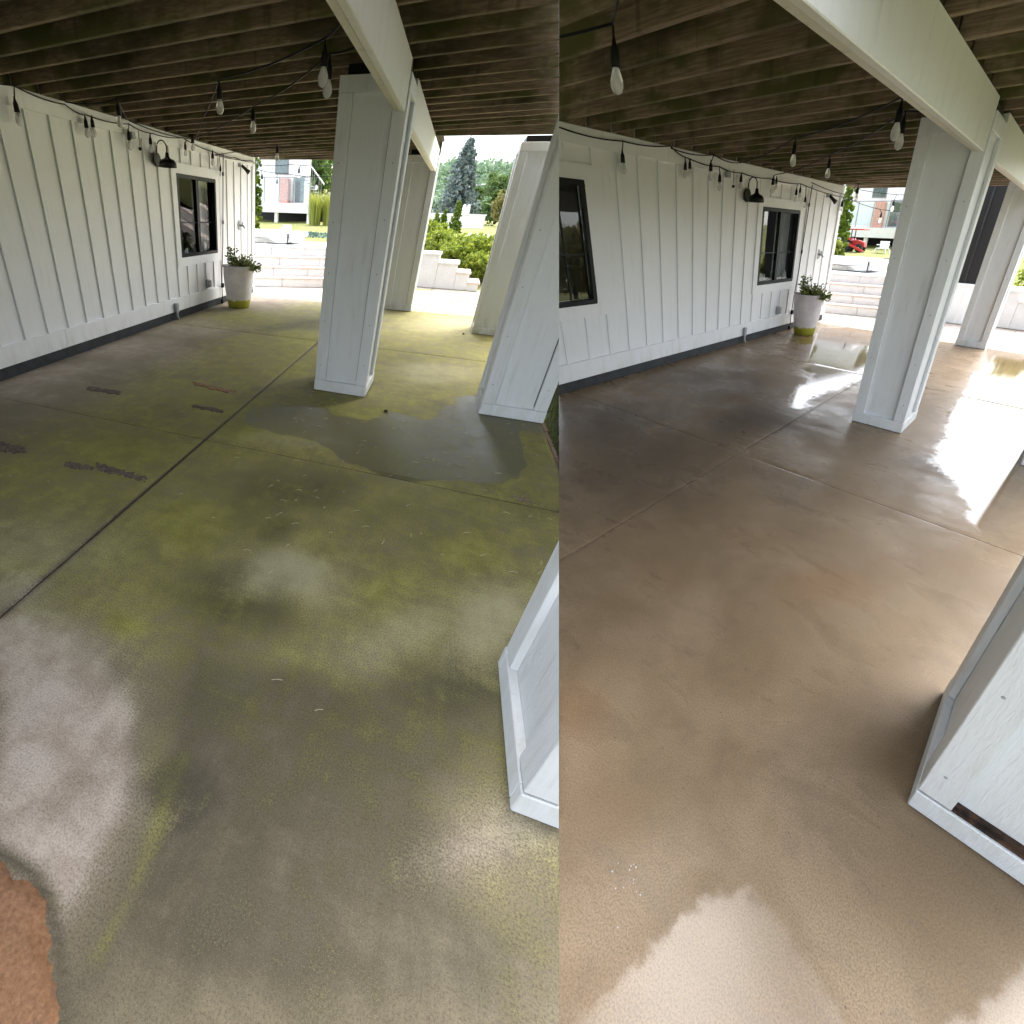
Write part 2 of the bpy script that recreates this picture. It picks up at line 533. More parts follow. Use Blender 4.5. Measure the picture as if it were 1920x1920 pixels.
M = dict(
    siding=paint('white_siding_paint', (0.83, 0.84, 0.845), (0.55, 0.55, 0.5), 0.16, 0.16, foot=0.0),
    trim=paint('white_trim_paint', (0.83, 0.84, 0.845), (0.55, 0.53, 0.46), 0.18, 0.25, foot=0.22),
    post=paint('post_paint', (0.74, 0.76, 0.77), (0.46, 0.45, 0.38), 0.22, 0.6, foot=0.18),
    postd=paint('damp_post_paint', (0.76, 0.77, 0.75), (0.48, 0.48, 0.38), 0.25, 0.6, foot=0.75),
    beam=paint('beam_paint', (0.72, 0.72, 0.67), (0.48, 0.48, 0.37), 0.3, 0.5, mildew=0.08),
    soffit=paint('weathered_soffit_paint', (0.62, 0.60, 0.50), (0.35, 0.33, 0.22), 0.4, 0.5, mildew=0.55),
    joist=joist_wood('treated_joist_wood'),
    deckw=flat('old_decking', (0.06, 0.05, 0.03), 0.9, var=0.4),
    found=flat('dark_foundation', (0.028, 0.032, 0.034), 0.75, var=0.35, scale=9),
    blackmetal=flat('black_metal', (0.008, 0.008, 0.009), 0.5, spec=0.25),
    rubber=flat('black_rubber', (0.009, 0.009, 0.009), 0.6, spec=0.2),
    frame=flat('black_window_frame', (0.010, 0.013, 0.015), 0.5, spec=0.2),
    glassL=glassmat('tinted_window_glass', (0.93, 0.97, 0.96), 0.0, 1.15),
    glassR=glassmat('window_glass', (0.93, 0.97, 0.96), 0.0, 1.4),
    bulb=glassmat('bulb_glass', (0.95, 0.95, 0.95), 0.15, 1.35, 0.6),
    filament=flat('bulb_filament_support', (0.75, 0.72, 0.66), 0.4),
    curtain=flat('grey_curtain', (0.42, 0.43, 0.44), 0.9, var=0.15, scale=3),
    room=flat('dark_room', (0.05, 0.05, 0.052), 0.9),
    sillstuff=flat('pale_sill_things', (0.6, 0.6, 0.58), 0.7, var=0.4, scale=25),
    grey=flat('grey_metal_box', (0.33, 0.35, 0.36), 0.5, var=0.1),
    floorL=concrete_before('algae_covered_concrete'),
    floorR=concrete_after('wet_washed_concrete'),
    terrace=stonemat('tan_terrace_concrete', (0.50, 0.42, 0.34), (0.60, 0.54, 0.47)),
    terraceL=mossy_stone('mossy_terrace_concrete', (0.42, 0.35, 0.28), (0.5, 0.45, 0.39)),
    riser=stonemat('white_stone_block', (0.73, 0.72, 0.71), (0.8, 0.8, 0.79)),
    tread=stonemat('peach_stone_tread', (0.64, 0.53, 0.45), (0.72, 0.64, 0.57)),
    pot=None, moss=flat('moss', (0.2, 0.22, 0.03), 0.95, var=0.4, scale=30),
    soil=flat('soil', (0.05, 0.035, 0.022), 0.95, var=0.4, scale=30),
    clay=None, jointsand=flat('brown_joint_sand', (0.14, 0.1, 0.07), 0.9, var=0.3, scale=30),
    mud=flat('dried_mud', (0.13, 0.095, 0.07), 0.95, var=0.5, scale=60),
    rustmud=flat('rust_coloured_mud', (0.26, 0.15, 0.075), 0.95, var=0.4, scale=60),
    plant=leafmat('plant_leaves', (0.09, 0.14, 0.03), (0.18, 0.24, 0.06), (0.26, 0.24, 0.08), trans=0.35),
    stem=flat('green_stem', (0.08, 0.1, 0.04), 0.8),
    shrub=leafmat('juniper_leaves', (0.15, 0.21, 0.03), (0.36, 0.42, 0.05), (0.45, 0.42, 0.09), trans=0.35),
    arbor=leafmat('arborvitae_leaves', (0.09, 0.15, 0.015), (0.20, 0.28, 0.03)),
    spruce=leafmat('blue_spruce_needles', (0.11, 0.15, 0.145), (0.24, 0.29, 0.28), trans=0.1),
    tree=leafmat('maple_leaves', (0.08, 0.14, 0.04), (0.19, 0.28, 0.08), trans=0.35),
    autumn=leafmat('yellowing_leaves', (0.18, 0.2, 0.05), (0.32, 0.26, 0.1)),
    hill=leafmat('hazed_hillside_leaves', (0.14, 0.23, 0.13), (0.28, 0.38, 0.23), (0.2, 0.31, 0.24), trans=0.35),  # paled, bluish leaf colours paint distant haze into the foliage
    ograss=leafmat('ornamental_grass', (0.28, 0.32, 0.06), (0.46, 0.48, 0.12), trans=0.3),
    bark=flat('bark', (0.09, 0.07, 0.05), 0.95, var=0.3),
    lawn=grassmat('lawn_grass', (0.15, 0.19, 0.05), (0.25, 0.25, 0.10), (0.34, 0.30, 0.15)),
    lowlawn=grassmat('lower_lawn_grass', (0.12, 0.145, 0.06), (0.17, 0.17, 0.09), (0.2, 0.185, 0.12)),
    ground=grassmat('far_ground', (0.13, 0.14, 0.08), (0.17, 0.17, 0.10), (0.2, 0.19, 0.13)),
    blade=leafmat('grass_blades', (0.16, 0.26, 0.04), (0.34, 0.42, 0.09), trans=0.4),
    edging=stonemat('red_stone_edging', (0.30, 0.17, 0.12), (0.42, 0.27, 0.2)),
    housew=flat('white_house_paint', (0.84, 0.84, 0.83), 0.6, var=0.03),
    brick=flat('pink_brick', (0.55, 0.27, 0.22), 0.85, var=0.2, scale=12),
    rail=flat('grey_rail_metal', (0.3, 0.31, 0.32), 0.45),
    railglass=glassmat('rail_glass', (0.82, 0.93, 0.9)),
    roof=flat('grey_roof', (0.28, 0.28, 0.29), 0.85, var=0.2),
    vinyl=flat('spa_cover_vinyl', (0.72, 0.72, 0.70), 0.45, var=0.06),
    vinyld=flat('spa_cover_skirt', (0.36, 0.34, 0.29), 0.5, var=0.25, scale=8),
    red=flat('red_tractor_paint', (0.5, 0.03, 0.03), 0.35),
    tyre=flat('tyre_rubber', (0.02, 0.02, 0.02), 0.8),
    rim=flat('cream_wheel_rim', (0.6, 0.5, 0.32), 0.5),
    plastic=flat('white_plastic', (0.8, 0.83, 0.84), 0.4),
    blackcloth=flat('black_screen_cloth', (0.006, 0.006, 0.007), 0.7),
    teal=flat('blue_green_ground_cover', (0.12, 0.2, 0.17), 0.9, var=0.3, scale=9),
    straw=flat('dry_straw', (0.5, 0.44, 0.26), 0.9, var=0.2, scale=40),
    twig=flat('grey_twig', (0.22, 0.17, 0.12), 0.9, var=0.3, scale=40),
    caulk=flat('rotted_gap', (0.05, 0.026, 0.014), 0.95, var=0.8, scale=22),
    wire=flat('pale_cable', (0.75, 0.76, 0.76), 0.5),
)

def potmat():
    m = NT('whitewashed_pot')
    lp = m.attr()
    sx = m.n("ShaderNodeSeparateXYZ"); m.l(lp, sx.inputs[0])
    a = m.noise(lp, 4.0, 6, 0.65); b = m.noise(m.mapping(lp, (1, 1, 4)), 7.0, 5, 0.7)
    c = m.mix(m.ramp(a, 0.3, 0.7), (0.55, 0.5, 0.5), (0.7, 0.67, 0.66))
    c = m.mix(m.ramp(b, 0.6, 0.74, 0, 0.7), c, (0.38, 0.31, 0.29))
    h = m.math('ADD', sx.outputs[2], m.math('MULTIPLY', m.math('SUBTRACT', a, 0.5), 0.18))
    c = m.mix(m.ramp(h, 0.14, 0.17, 1.0, 0.0), c, (0.36, 0.35, 0.03))
    m.put('Base Color', c); m.put('Roughness', 0.8)
    m.bump(b, 0.4, 0.01)
    return m.m
M['pot'] = potmat()

def claymat():
    m = NT('orange_clay_dirt')
    lp = m.attr()
    a = m.noise(lp, 9.0, 6, 0.65); b = m.noise(lp, 80.0, 5, 0.75)
    c = m.mix(m.ramp(b, 0.3, 0.7), (0.20, 0.098, 0.046), (0.34, 0.18, 0.092))
    c = m.mix(m.ramp(a, 0.55, 0.68, 0, 0.75), c, (0.13, 0.09, 0.07))
    m.put('Base Color', c); m.put('Roughness', 0.95)
    m.bump(b, 0.6, 0.01)
    return m.m
M['clay'] = claymat()

WORD = {'L': 'before', 'R': 'after'}
SIDE = {'L': 'left-hand porch', 'R': 'right-hand porch'}
def lab(s, l, r): return l if s == 'L' else r

# ------------------------------------------------------------------ ground
gm = bpy.data.meshes.new('ground')
gm.from_pydata([(-900, -900, -0.16), (900, -900, -0.16), (900, 900, -0.16), (-900, 900, -0.16)], [], [(0, 1, 2, 3)])
at = gm.attributes.new('lp', 'FLOAT_VECTOR', 'POINT')
at.data.foreach_set('vector', np.array([-900, -900, 0, 900, -900, 0, 900, 900, 0, -900, 900, 0], np.float32))
gm.materials.append(M['ground'])
go = bpy.data.objects.new('ground', gm); C.objects.link(go); go['kind'] = 'structure'

def lawn_z(x, y):
    def ss(a, b, t):
        t = min(1, max(0, (t - a) / (b - a))); return t * t * (3 - 2 * t)
    up = 0.80 + 0.036 * max(0, min(y, 16) - 4.2)
    dn = -0.06 + 1.0 * ss(3.4, 8.5, y) + 0.02 * max(0, min(y, 20) - 8)
    k = ss(2.6, 3.4, x)
    z = up * (1 - k) + dn * k
    z += 0.4 * ss(40, 70, y) + 9.0 * ss(60, 120, y)
    return z

# ------------------------------------------------------------------ patio floors and stain maps
def gauss(LP, blobs):
    out = np.zeros(len(LP))
    for cx, cyy, a, b, c, st in blobs:
        dx = LP[:, 0] - cx; dy = LP[:, 1] - cyy
        out = np.maximum(out, st * np.exp(-0.5 * np.minimum(60, a * dx * dx + 2 * b * dx * dy + c * dy * dy)) * 1.15)
    return np.clip(out, 0, 1)

def inpoly(LP, poly, soft):
    P = np.array(poly); n = len(P)
    x, y = LP[:, 0], LP[:, 1]
    ins = np.zeros(len(LP), bool); dist = np.full(len(LP), 1e9)
    for i in range(n):
        a, b = P[i], P[(i + 1) % n]
        cond = ((a[1] > y) != (b[1] > y)) & (x < (b[0] - a[0]) * (y - a[1]) / (b[1] - a[1] + 1e-12) + a[0])
        ins ^= cond
        ab = b - a
        t = np.clip(((x - a[0]) * ab[0] + (y - a[1]) * ab[1]) / (ab @ ab), 0, 1)
        dist = np.minimum(dist, np.hypot(x - a[0] - t * ab[0], y - a[1] - t * ab[1]))
    return np.clip(0.5 + np.where(ins, dist, -dist) / soft * 0.5, 0, 1)

L_ALG = [(2.129,-7.525,2.264,-0.596,4.658,0.8),(2.443,-6.522,3.12,-0.084,3.477,0.7),(2.357,-3.858,4.21,1.014,0.951,0.9),(1.243,-2.811,1.39,-0.701,2.021,0.7),(2.745,-5.078,6.633,0.437,3.58,0.9),(3.496,-6.04,9.236,-13.344,30.684,0.8),(3.006,-8.319,13.936,1.733,17.395,1.0),(2.543,-8.367,8.226,-3.108,20.724,0.6),(3.046,-6.926,12.489,-10.971,31.421,0.9),(4.024,-4.456,3.098,-0.161,0.896,0.6),(4.441,-3.125,3.377,-1.133,2.347,0.6),(4.188,-8.335,42.572,-34.836,97.741,0.7),(4.774,-7.923,10.316,-3.438,7.285,0.7),(5.098,-7.301,29.325,-6.621,7.445,0.6),(4.344,-7.615,5.246,-2.67,7.196,0.4),(3.261,-9.088,65.203,-46.31,202.753,0.8),(4.475,0.149,3.71,-2.104,3.704,0.7),(2.91,-7.381,16.617,-1.528,20.987,0.7),(4.059,-8.913,19.099,-11.944,40.368,0.45),(3.476,-9.003,23.78,8.313,18.84,0.5),(3.667,-9.403,92.841,35.93,75.599,0.6),(3.979,-9.094,26.486,-7.864,40.679,0.5)]
L_PALE = [(3.253,-9.563,13.138,3.947,26.919,1),(3.452,-9.827,31.565,-34.744,141.74,0.9),(3.038,-9.315,17.849,0.794,42.389,0.8),(2.415,-8.745,6.852,0.018,16.579,0.5),(3.816,-8.444,23.955,-14.032,49.022,0.95),(4.369,-8.522,25.171,-27.594,72.825,0.6),(4.817,-8.409,28.926,-14.653,32.255,0.95),(4.738,-9.213,67.938,-49.706,121.253,0.52),(0.174,-6.641,1.532,0.079,3.209,0.7),(0.196,-5.434,1.459,-0.222,2.569,0.7),(0.331,-3.772,2.41,-0.54,3.327,0.6),(4.348,-4.532,7.6,-4.703,10.234,0.7),(0.468,0.036,0.653,-0.265,0.718,1.0),(2.597,-9.091,23.372,7.543,52.371,0.6),(4.31,-1.373,2.453,-1.092,2.105,0.7),(3.246,-6.949,28.988,-33.372,86.667,0.6)]  # pale blobs between the near posts paint light falling in as colour
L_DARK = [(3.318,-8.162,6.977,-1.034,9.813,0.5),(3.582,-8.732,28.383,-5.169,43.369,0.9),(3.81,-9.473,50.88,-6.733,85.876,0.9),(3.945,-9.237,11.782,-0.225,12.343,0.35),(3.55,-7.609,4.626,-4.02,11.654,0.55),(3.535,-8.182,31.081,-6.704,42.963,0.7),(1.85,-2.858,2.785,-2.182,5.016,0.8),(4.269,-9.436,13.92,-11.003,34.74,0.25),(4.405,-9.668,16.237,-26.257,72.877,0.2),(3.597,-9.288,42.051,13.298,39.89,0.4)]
R_DARK = [(1.2,-5.6,1.0,0.1,1.2,0.7),(1.0,-7.6,2.0,0.1,2.2,0.8),(3.2,-7.4,6.0,1.0,8.0,0.45),(1.916,-7.838,1.334,0.162,1.614,0.7),(2.323,-6.457,3.689,0.248,2.592,0.9),(1.47,-7.008,1.71,-0.712,1.948,0.6),(2.343,-5.773,6.584,1.144,3.487,0.6),(4.099,-6.106,29.968,-18.341,25.466,0.6),(4.431,-9.316,47.792,-27.924,52.615,0.3),(4.077,-9.544,64.622,-4.709,69.526,0.35)]
R_RUST = [(4.081,-8.352,24.162,-11.783,22.832,0.8),(3.233,-8.868,19.661,-6.887,24.89,0.5),(3.54,-9.75,40.943,2.335,70.372,0.7),(3.463,-8.21,21.343,-10.699,22.9,0.5),(4.36,-7.826,15.942,-10.285,15.366,0.5),(2.802,-8.678,10.74,-4.844,14.487,0.5),(3.62,-9.072,29.263,-17.56,38.081,0.3)]
L_WET = [(2.62,-6.66),(2.78,-6.25),(3.41,-6.11),(4.1,-5.88),(4.28,-5.52),(4.7,-5.29),(5.5,-5.56),(5.25,-7.07),(4.74,-7.16),(4.23,-7.19),(3.58,-7.16),(3.19,-6.93),(2.85,-6.81)]
R_P1 = [(4.22,-10.25),(4.26,-10.06),(4.3,-9.9),(4.41,-9.75),(4.56,-9.76),(4.75,-9.81),(4.78,-9.82),(4.81,-9.88),(4.28,-10.4)]
R_P2 = [(4.81,-9.84),(4.91,-9.67),(4.97,-9.56),(5.05,-9.47),(5.1,-9.37),(5.2,-9.19),(5.33,-9.52),(5.3,-10)]
R_FAR = [(0.7,-2.6),(0.9,0.2),(2.6,0.2),(2.61,-5.9),(2.45,-5.89),(2.0,-4.4)]
R_STRIP = [(4.11,-6.0),(4.0,-4.75),(3.86,-2.53),(3.66,0.37),(5.4,0.4),(5.4,-7.0),(4.75,-7.15),(4.24,-6.85)]

L_STRIP = [(3.667, -9.384), (3.688, -9.536), (3.702, -9.666), (3.723, -9.808), (3.717, -9.916), (3.752, -9.915), (3.767, -9.803), (3.761, -9.67), (3.753, -9.543), (3.746, -9.373)]
L_GRIME_SHADE = [(3.403, -8.971), (4.242, -8.669), (4.999, -8.516), (4.937, -8.913), (4.643, -9.154), (4.755, -9.371), (4.873, -9.387), (4.825, -9.676), (3.785, -10.062), (3.761, -9.909), (3.721, -9.586), (3.522, -9.317)]  # grimy near floor, darkened further in colour to offset its strong light
L_PALEP = [(2.555, -9.308), (2.813, -9.205), (3.202, -9.224), (3.448, -9.346), (3.636, -9.488), (3.684, -9.659), (3.709, -9.814), (3.699, -9.933), (3.523, -9.895), (3.315, -9.916)]
CL = [(3.2,-9.86),(3.36,-9.855),(3.46,-9.858),(3.55,-9.885),(3.62,-9.93),(3.68,-9.975),(3.73,-10.02),(3.76,-10.07),(3.64,-10.3),(3.3,-10.3),(3.1,-10.0)]

POSTS = {
 'A': (3.125, 3.668, -5.72, -5.18), 'B': (3.14, 3.668, -0.59, -0.06), 'C': (4.79, 5.32, -2.04, -1.5),
 'D': (4.782, 5.342, -5.69, -5.13), 'E': (4.768, 5.33, -9.185, -8.62),
}
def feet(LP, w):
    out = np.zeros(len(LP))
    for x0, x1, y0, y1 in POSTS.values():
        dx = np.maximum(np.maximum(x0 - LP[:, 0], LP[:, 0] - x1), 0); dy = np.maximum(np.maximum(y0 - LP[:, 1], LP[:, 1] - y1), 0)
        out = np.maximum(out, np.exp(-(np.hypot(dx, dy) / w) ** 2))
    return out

def warped(LP, amp, seed):
    """the same points shifted by a wandering field, so that stains get irregular edges"""
    r = np.random.default_rng(seed)
    d = np.zeros((len(LP), 2)); tot = 0
    for k in range(40):
        f = 1.6 * 1.09 ** k
        a = f ** -0.75; tot += a * a / 2
        for j in (0, 1):
            th, ph = r.uniform(0, 6.283, 2)
            d[:, j] += a * np.sin(f * (LP[:, 0] * math.cos(th) + LP[:, 1] * math.sin(th)) + ph)
    Q = np.array(LP, float)
    near = np.interp(LP[:, 1], [-10.2, -9.0, -6.0], [0.35, 0.6, 1.3])
    Q[:, :2] += amp * near[:, None] * d / math.sqrt(tot)
    return Q

def masks_L(LP0):
    LP = warped(LP0, 0.10, 4)
    m = np.zeros((len(LP), 4))
    xx, yy = LP0[:, 0], LP0[:, 1]
    alg = gauss(LP, L_ALG)
    jx = np.minimum(np.abs(xx - 2.623), 9)
    alg = np.maximum(alg, 0.8 * np.exp(-(jx / 0.06) ** 2) * (yy > -9.8))
    ramp = np.clip((xx - 0.7) / 0.8, 0, 1) * np.clip((yy + 9.9) / 1.0, 0, 1) * (yy < -0.4)
    alg = np.maximum(alg, 0.62 * ramp)
    strip = inpoly(warped(LP0, 0.03, 9), L_STRIP, 0.03)
    alg = np.maximum(alg, 0.7 * strip)
    m[:, 0] = alg
    m[:, 1] = np.maximum(gauss(LP, L_PALE), 0.9 * inpoly(LP, L_PALEP, 0.06)) * (1 - 0.8 * strip)
    dk = np.maximum(gauss(LP, L_DARK), 0.62 * inpoly(LP, L_GRIME_SHADE, 0.16))
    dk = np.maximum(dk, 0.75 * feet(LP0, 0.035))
    dk = np.maximum(dk, gauss(LP, [(3.45,-7.75,5.0,-3.0,9.0,0.8),(3.6,-8.7,14.0,-3.0,22.0,0.85),(3.84,-9.42,22.0,-4.0,30.0,0.7),(4.62,-8.75,14.0,-5.0,30.0,0.75),(4.3,-7.75,5.0,-3.0,14.0,0.45)]))  # blob left of the nearest post paints its soft shadow into the mask
    m[:, 0] *= 1 - 0.3 * inpoly(LP, L_GRIME_SHADE, 0.16)
    wj = np.interp(yy, [-9.3, -8.4, -6.5], [0.034, 0.022, 0.010])
    dk = np.maximum(dk, np.interp(yy, [-9, -6], [1.1, 0.6]) * np.exp(-(jx / wj) ** 2) * (yy > -10.2))
    ring = np.exp(-(np.abs(inpoly(LP0, CL, 0.06) - 0.38) / 0.2) ** 2)
    dk = np.maximum(dk, 0.6 * ring)
    m[:, 0] *= 1 - 0.75 * np.exp(-(jx / wj) ** 2)
    m[:, 1] *= 1 - 0.9 * ring
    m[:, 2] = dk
    m[:, 3] = inpoly(LP, L_WET, 0.10)
    return m

def masks_R(LP0):
    LP = warped(LP0, 0.08, 5)
    m = np.zeros((len(LP), 4))
    film = inpoly(warped(LP0, 0.05, 6), R_P1, 0.12)
    for p, w in ((R_P2, 0.10), (R_FAR, 0.25), (R_STRIP, 0.3)):
        film = np.maximum(film, inpoly(LP, p, w))
    m[:, 0] = film
    m[:, 1] = gauss(LP, R_RUST)
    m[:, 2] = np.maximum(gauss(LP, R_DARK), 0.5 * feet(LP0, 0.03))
    m[:, 3] = 1
    return m

def lin(a, b, step):
    return np.linspace(a, b, max(2, int(round((b - a) / step)) + 1))

for s in 'LR':
    fl = empty(s, 'patio_floor', (2.6, -5, 0), kind='structure')
    fl['label'] = lab(s, 'concrete porch floor grown over with green algae', 'wet brown concrete porch floor after washing')
    g = {'L': 0.005, 'R': 0.003}[s]
    jx = {'L': 2.623, 'R': 2.615}[s]; jy = {'L': -7.238, 'R': -7.222}[s]; jy2 = {'L': -3.7, 'R': -3.86}[s]
    far = -0.42
    for xa, xb in ((0.004, jx - g), (jx + g, 5.33)):
        for ya, yb in ((-12.5, jy - g), (jy + g, jy2 - g), (jy2 + g, far)):
            if ya < -12:
                ys = np.concatenate([lin(ya, -10.5, 0.4)[:-1], lin(-10.5, yb, 0.02)])
            else:
                ys = lin(ya, yb, 0.045)
            xs = lin(xa, xb, 0.02 if ya < -12 else 0.03)
            mb = MB()
            nx, ny = len(xs), len(ys)
            edge = 0.006 if s == 'L' else 0.003
            # rounded arris along the joints
            def zf(x, y, xa=xa, xb=xb, ya=ya, yb=yb):
                e = min(x - xa, xb - x, y - ya, yb - y)
                return -edge * max(0, 1 - e / 0.015) ** 2
            mb.grid(xs, ys, zf, skirt=0.1)
            mb.open = True
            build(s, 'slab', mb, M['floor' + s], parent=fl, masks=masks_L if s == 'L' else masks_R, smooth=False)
    # dirt packed in the joint bottoms
    gg = g - 0.0006
    mb = MB().box(jx - gg, jx + gg, -12.4, far, -0.09, -0.009).box(0.01, 5.32, jy - gg, jy + gg, -0.088, -0.010).box(0.01, 5.32, jy2 - gg, jy2 + gg, -0.087, -0.011)
    build(s, 'joint_filling', mb, M['soil'] if s == 'L' else M['jointsand'], parent=fl)
    # paler terrace beyond the porch
    te = empty(s, 'terrace', (3, 1, 0), kind='structure')
    for xa, xb in ((-2.2, 0.95), (0.96, 2.4), (2.41, 3.9), (3.91, 5.6), (5.61, 7.5)):
        for ya, yb in ((-0.41, 1.4), (1.41, 3.6)):
            build(s, 'slab', MB().grid(lin(xa, xb, 0.5), lin(ya, yb, 0.5), lambda x, y: -0.012, skirt=0.1), M['terraceL' if s == 'L' else 'terrace'], parent=te)
    mb = MB().grid(np.concatenate([lin(5.37, 9, 0.2), lin(10, 40, 4)]), np.concatenate([lin(-30, -10, 4), lin(-9.5, 3.3, 0.2)]), lambda x, y: -0.045 + 0.015 * math.sin(3 * x + y) * math.sin(2.3 * y))
    mb.open = True
    tag(build(s, 'lawn', mb, M['lowlawn']), kind='structure')
    mb = MB().grid(np.concatenate([lin(-60, -12, 6), lin(-11, 9, 0.4), lin(10, 80, 5)]), np.concatenate([lin(3.62, 8, 0.3), lin(9, 30, 1), lin(34, 140, 5)]), lawn_z, skirt=0.6)
    mb.open = True
    tag(build(s, 'lawn', mb, M['lawn']), kind='structure')
    if s == 'L':
        # stone edging between slab and lawn
        k = 0
        y = -9.6
        while y < -2.0:
            ln = random.uniform(0.16, 0.26)
            build(s, 'edging_stone', MB().box(5.335, 5.375 + random.uniform(-0.008, 0.008), y, y + ln - 0.01, -0.12, -0.012 + random.uniform(-0.01, 0.006)), M['edging'], parent=fl, bevel=0.006)
            y += ln

# ------------------------------------------------------------------ house walls
BATT = {'L': (-6.728, 0.3223), 'R': (-7.144, 0.3337)}
WIN2 = (-3.09, -1.79, 0.92, 2.075)
WIN1 = {'L': (-8.0, -6.65, 0.93, 2.13), 'R': (-7.97, -6.66, 0.95, 2.135)}
ZTOP = {'L': 2.545, 'R': 2.565}
for s in 'LR':
    zt = ZTOP[s]
    hw = empty(s, 'house_wall', (0, -4.5, 0), lab(s, 'white board and batten house wall beside the green stained floor', 'white board and batten house wall beside the washed brown floor'), 'wall')
    b0, bs = BATT[s]
    wins = [WIN1[s], WIN2]
    tr = 0.135
    ks = [b0 + bs * k for k in range(-25, 30)]
    ks = [k for k in ks if NE[s] < k < -0.14]
    edges = [NE[s]] + ks + [-0.1]
    for a, b in zip(edges[:-1], edges[1:]):
        segs = [(0.12, zt)]
        for (wy0, wy1, wz0, wz1) in wins:
            if b > wy0 - tr + 0.01 and a < wy1 + tr - 0.01:
                if a >= wy0 - tr - 0.05 and b <= wy1 + tr + 0.05:
                    segs = [(0.12, wz0 - tr + 0.02), (wz1 + tr - 0.02, zt)]
                else:
                    segs = [(0.12, wz0 - tr + 0.02), (wz1 + tr - 0.02, zt)]
                    # the strip beside the trim
                    if a < wy0 - tr:
                        build(s, 'board', MB().box(-0.03, 0, a, wy0 - tr + 0.01, wz0 - tr + 0.021, wz1 + tr - 0.021), M['siding'], parent=hw)
                    if b > wy1 + tr:
                        build(s, 'board', MB().box(-0.03, 0, wy1 + tr - 0.01, b, wz0 - tr + 0.021, wz1 + tr - 0.021), M['siding'], parent=hw)
        for z0, z1 in segs:
            build(s, 'board', MB().box(-0.03, 0, a + 0.001, b - 0.001, z0, z1), M['siding'], parent=hw)
    for k in ks:
        segs = [(0.332, zt - 0.15)]
        for (wy0, wy1, wz0, wz1) in wins:
            if wy0 - tr - 0.03 < k < wy1 + tr + 0.03:
                segs = [(0.332, wz0 - tr), (wz1 + tr, zt - 0.15)]
        for z0, z1 in segs:
            if z1 - z0 > 0.02:
                build(s, 'batten', MB().box(0.0005, 0.019, k - 0.055, k, z0, z1), M['siding'], parent=hw, bevel=0.002)
                build(s, 'batten_shadow', MB().box(0.0006, 0.004, k + 0.0005, k + 0.006, z0, z1), M['grey'], parent=hw)  # grey strip paints the shadow line along the batten's far edge
    y = NE[s]
    for ln in [-NE[s] / 4] * 4:
        y2 = min(y + ln, -0.0)
        build(s, 'frieze_board', MB().box(0.0005, 0.026, y + 0.001, y2 - 0.001, zt - 0.15, zt), M['trim'], parent=hw, bevel=0.003)
        build(s, 'base_board', MB().box(0.0005, 0.03, y + 0.001, y2 - 0.001, 0.121, 0.332), M['trim'], parent=hw, bevel=0.004)
        y = y2
    build(s, 'corner_board', MB().box(-0.1, 0.034, -0.11, 0.015, 0.118, zt + 0.01), M['trim'], parent=hw, bevel=0.004)
    build(s, 'foundation', MB().box(-0.2, 0.002, NE[s], 0.0, -0.1, 0.1195), M['found'], parent=hw)
    build(s, 'end_wall', MB().box(-0.52, -0.105, -0.08, -0.02, 0.0, zt), M['siding'], parent=hw)
    build(s, 'inner_lining', MB().box(-0.52, -0.5, NE[s], -0.09, 0.0, zt).box(-0.499, -0.031, NE[s], -0.09, zt + 0.001, zt + 0.02).box(-0.499, -0.201, NE[s], -0.09, 0.0, 0.02).box(-0.499, -0.031, NE[s] - 0.04, NE[s] - 0.001, 0.0, zt + 0.02), M['room'], parent=hw)
    build(s, 'bounce_wall', MB().box(-0.56, -0.522, NE[s], -0.02, -0.05, zt + 0.021), M['siding'], parent=hw)  # unseen white backing, added to bounce light into the left porch
    build(s, 'ledger', MB().box(-0.03, 0.0, NE[s], -0.0, zt + 0.0005, zt + 0.29), M['joist'], parent=hw)
    for wi, (wy0, wy1, wz0, wz1) in enumerate(wins):
        if s == 'L' and wi == 0 and False:
            continue
        fr = MB()
        t = 0.05
        x0, x1 = -0.05, 0.03
        ym = (wy0 + wy1) / 2
        fr.box(x0, x1, wy0, wy1, wz1 - t, wz1).box(x0, x1, wy0, wy1, wz0, wz0 + t)
        fr.box(x0, x1, wy0, wy0 + t, wz0 + t, wz1 - t).box(x0, x1, wy1 - t, wy1, wz0 + t, wz1 - t)
        fr.box(x0, x1 - 0.012, ym - 0.045, ym + 0.045, wz0 + t, wz1 - t)
        w = build(s, 'window', fr, M['frame'], parent=hw, bevel=0.004)
        if w is None:
            continue
        zm = wz0 + (wz1 - wz0) * 0.43
        for a, b, xo in ((wy0 + t, ym - 0.045, -0.014), (ym + 0.045, wy1 - t, -0.026)):
            build(s, 'pane', MB().box(xo - 0.004, xo, a + 0.0005, b - 0.0005, wz0 + t + 0.0005, wz1 - t - 0.0005), M['glass' + s], parent=w)
            build(s, 'muntin', MB().box(xo + 0.001, xo + 0.01, a, b, zm - 0.008, zm + 0.008), M['frame'], parent=w)
            if wi == 0:
                build(s, 'muntin', MB().box(xo + 0.001, xo + 0.0095, (a + b) / 2 - 0.008, (a + b) / 2 + 0.008, wz0 + t, wz1 - t), M['frame'], parent=w)
        # casing
        cs = MB()
        cs.box(0.0005, 0.027, wy0 - tr, wy1 + tr, wz1 + 0.001, wz1 + tr).box(0.0005, 0.027, wy0 - tr, wy1 + tr, wz0 - tr, wz0 - 0.001)
        cs.box(0.0005, 0.026, wy0 - tr, wy0 - 0.001, wz0 - 0.0005, wz1 + 0.0005).box(0.0005, 0.026, wy1 + 0.001, wy1 + tr, wz0 - 0.0005, wz1 + 0.0005)
        build(s, 'casing', cs, M['trim'], parent=w)
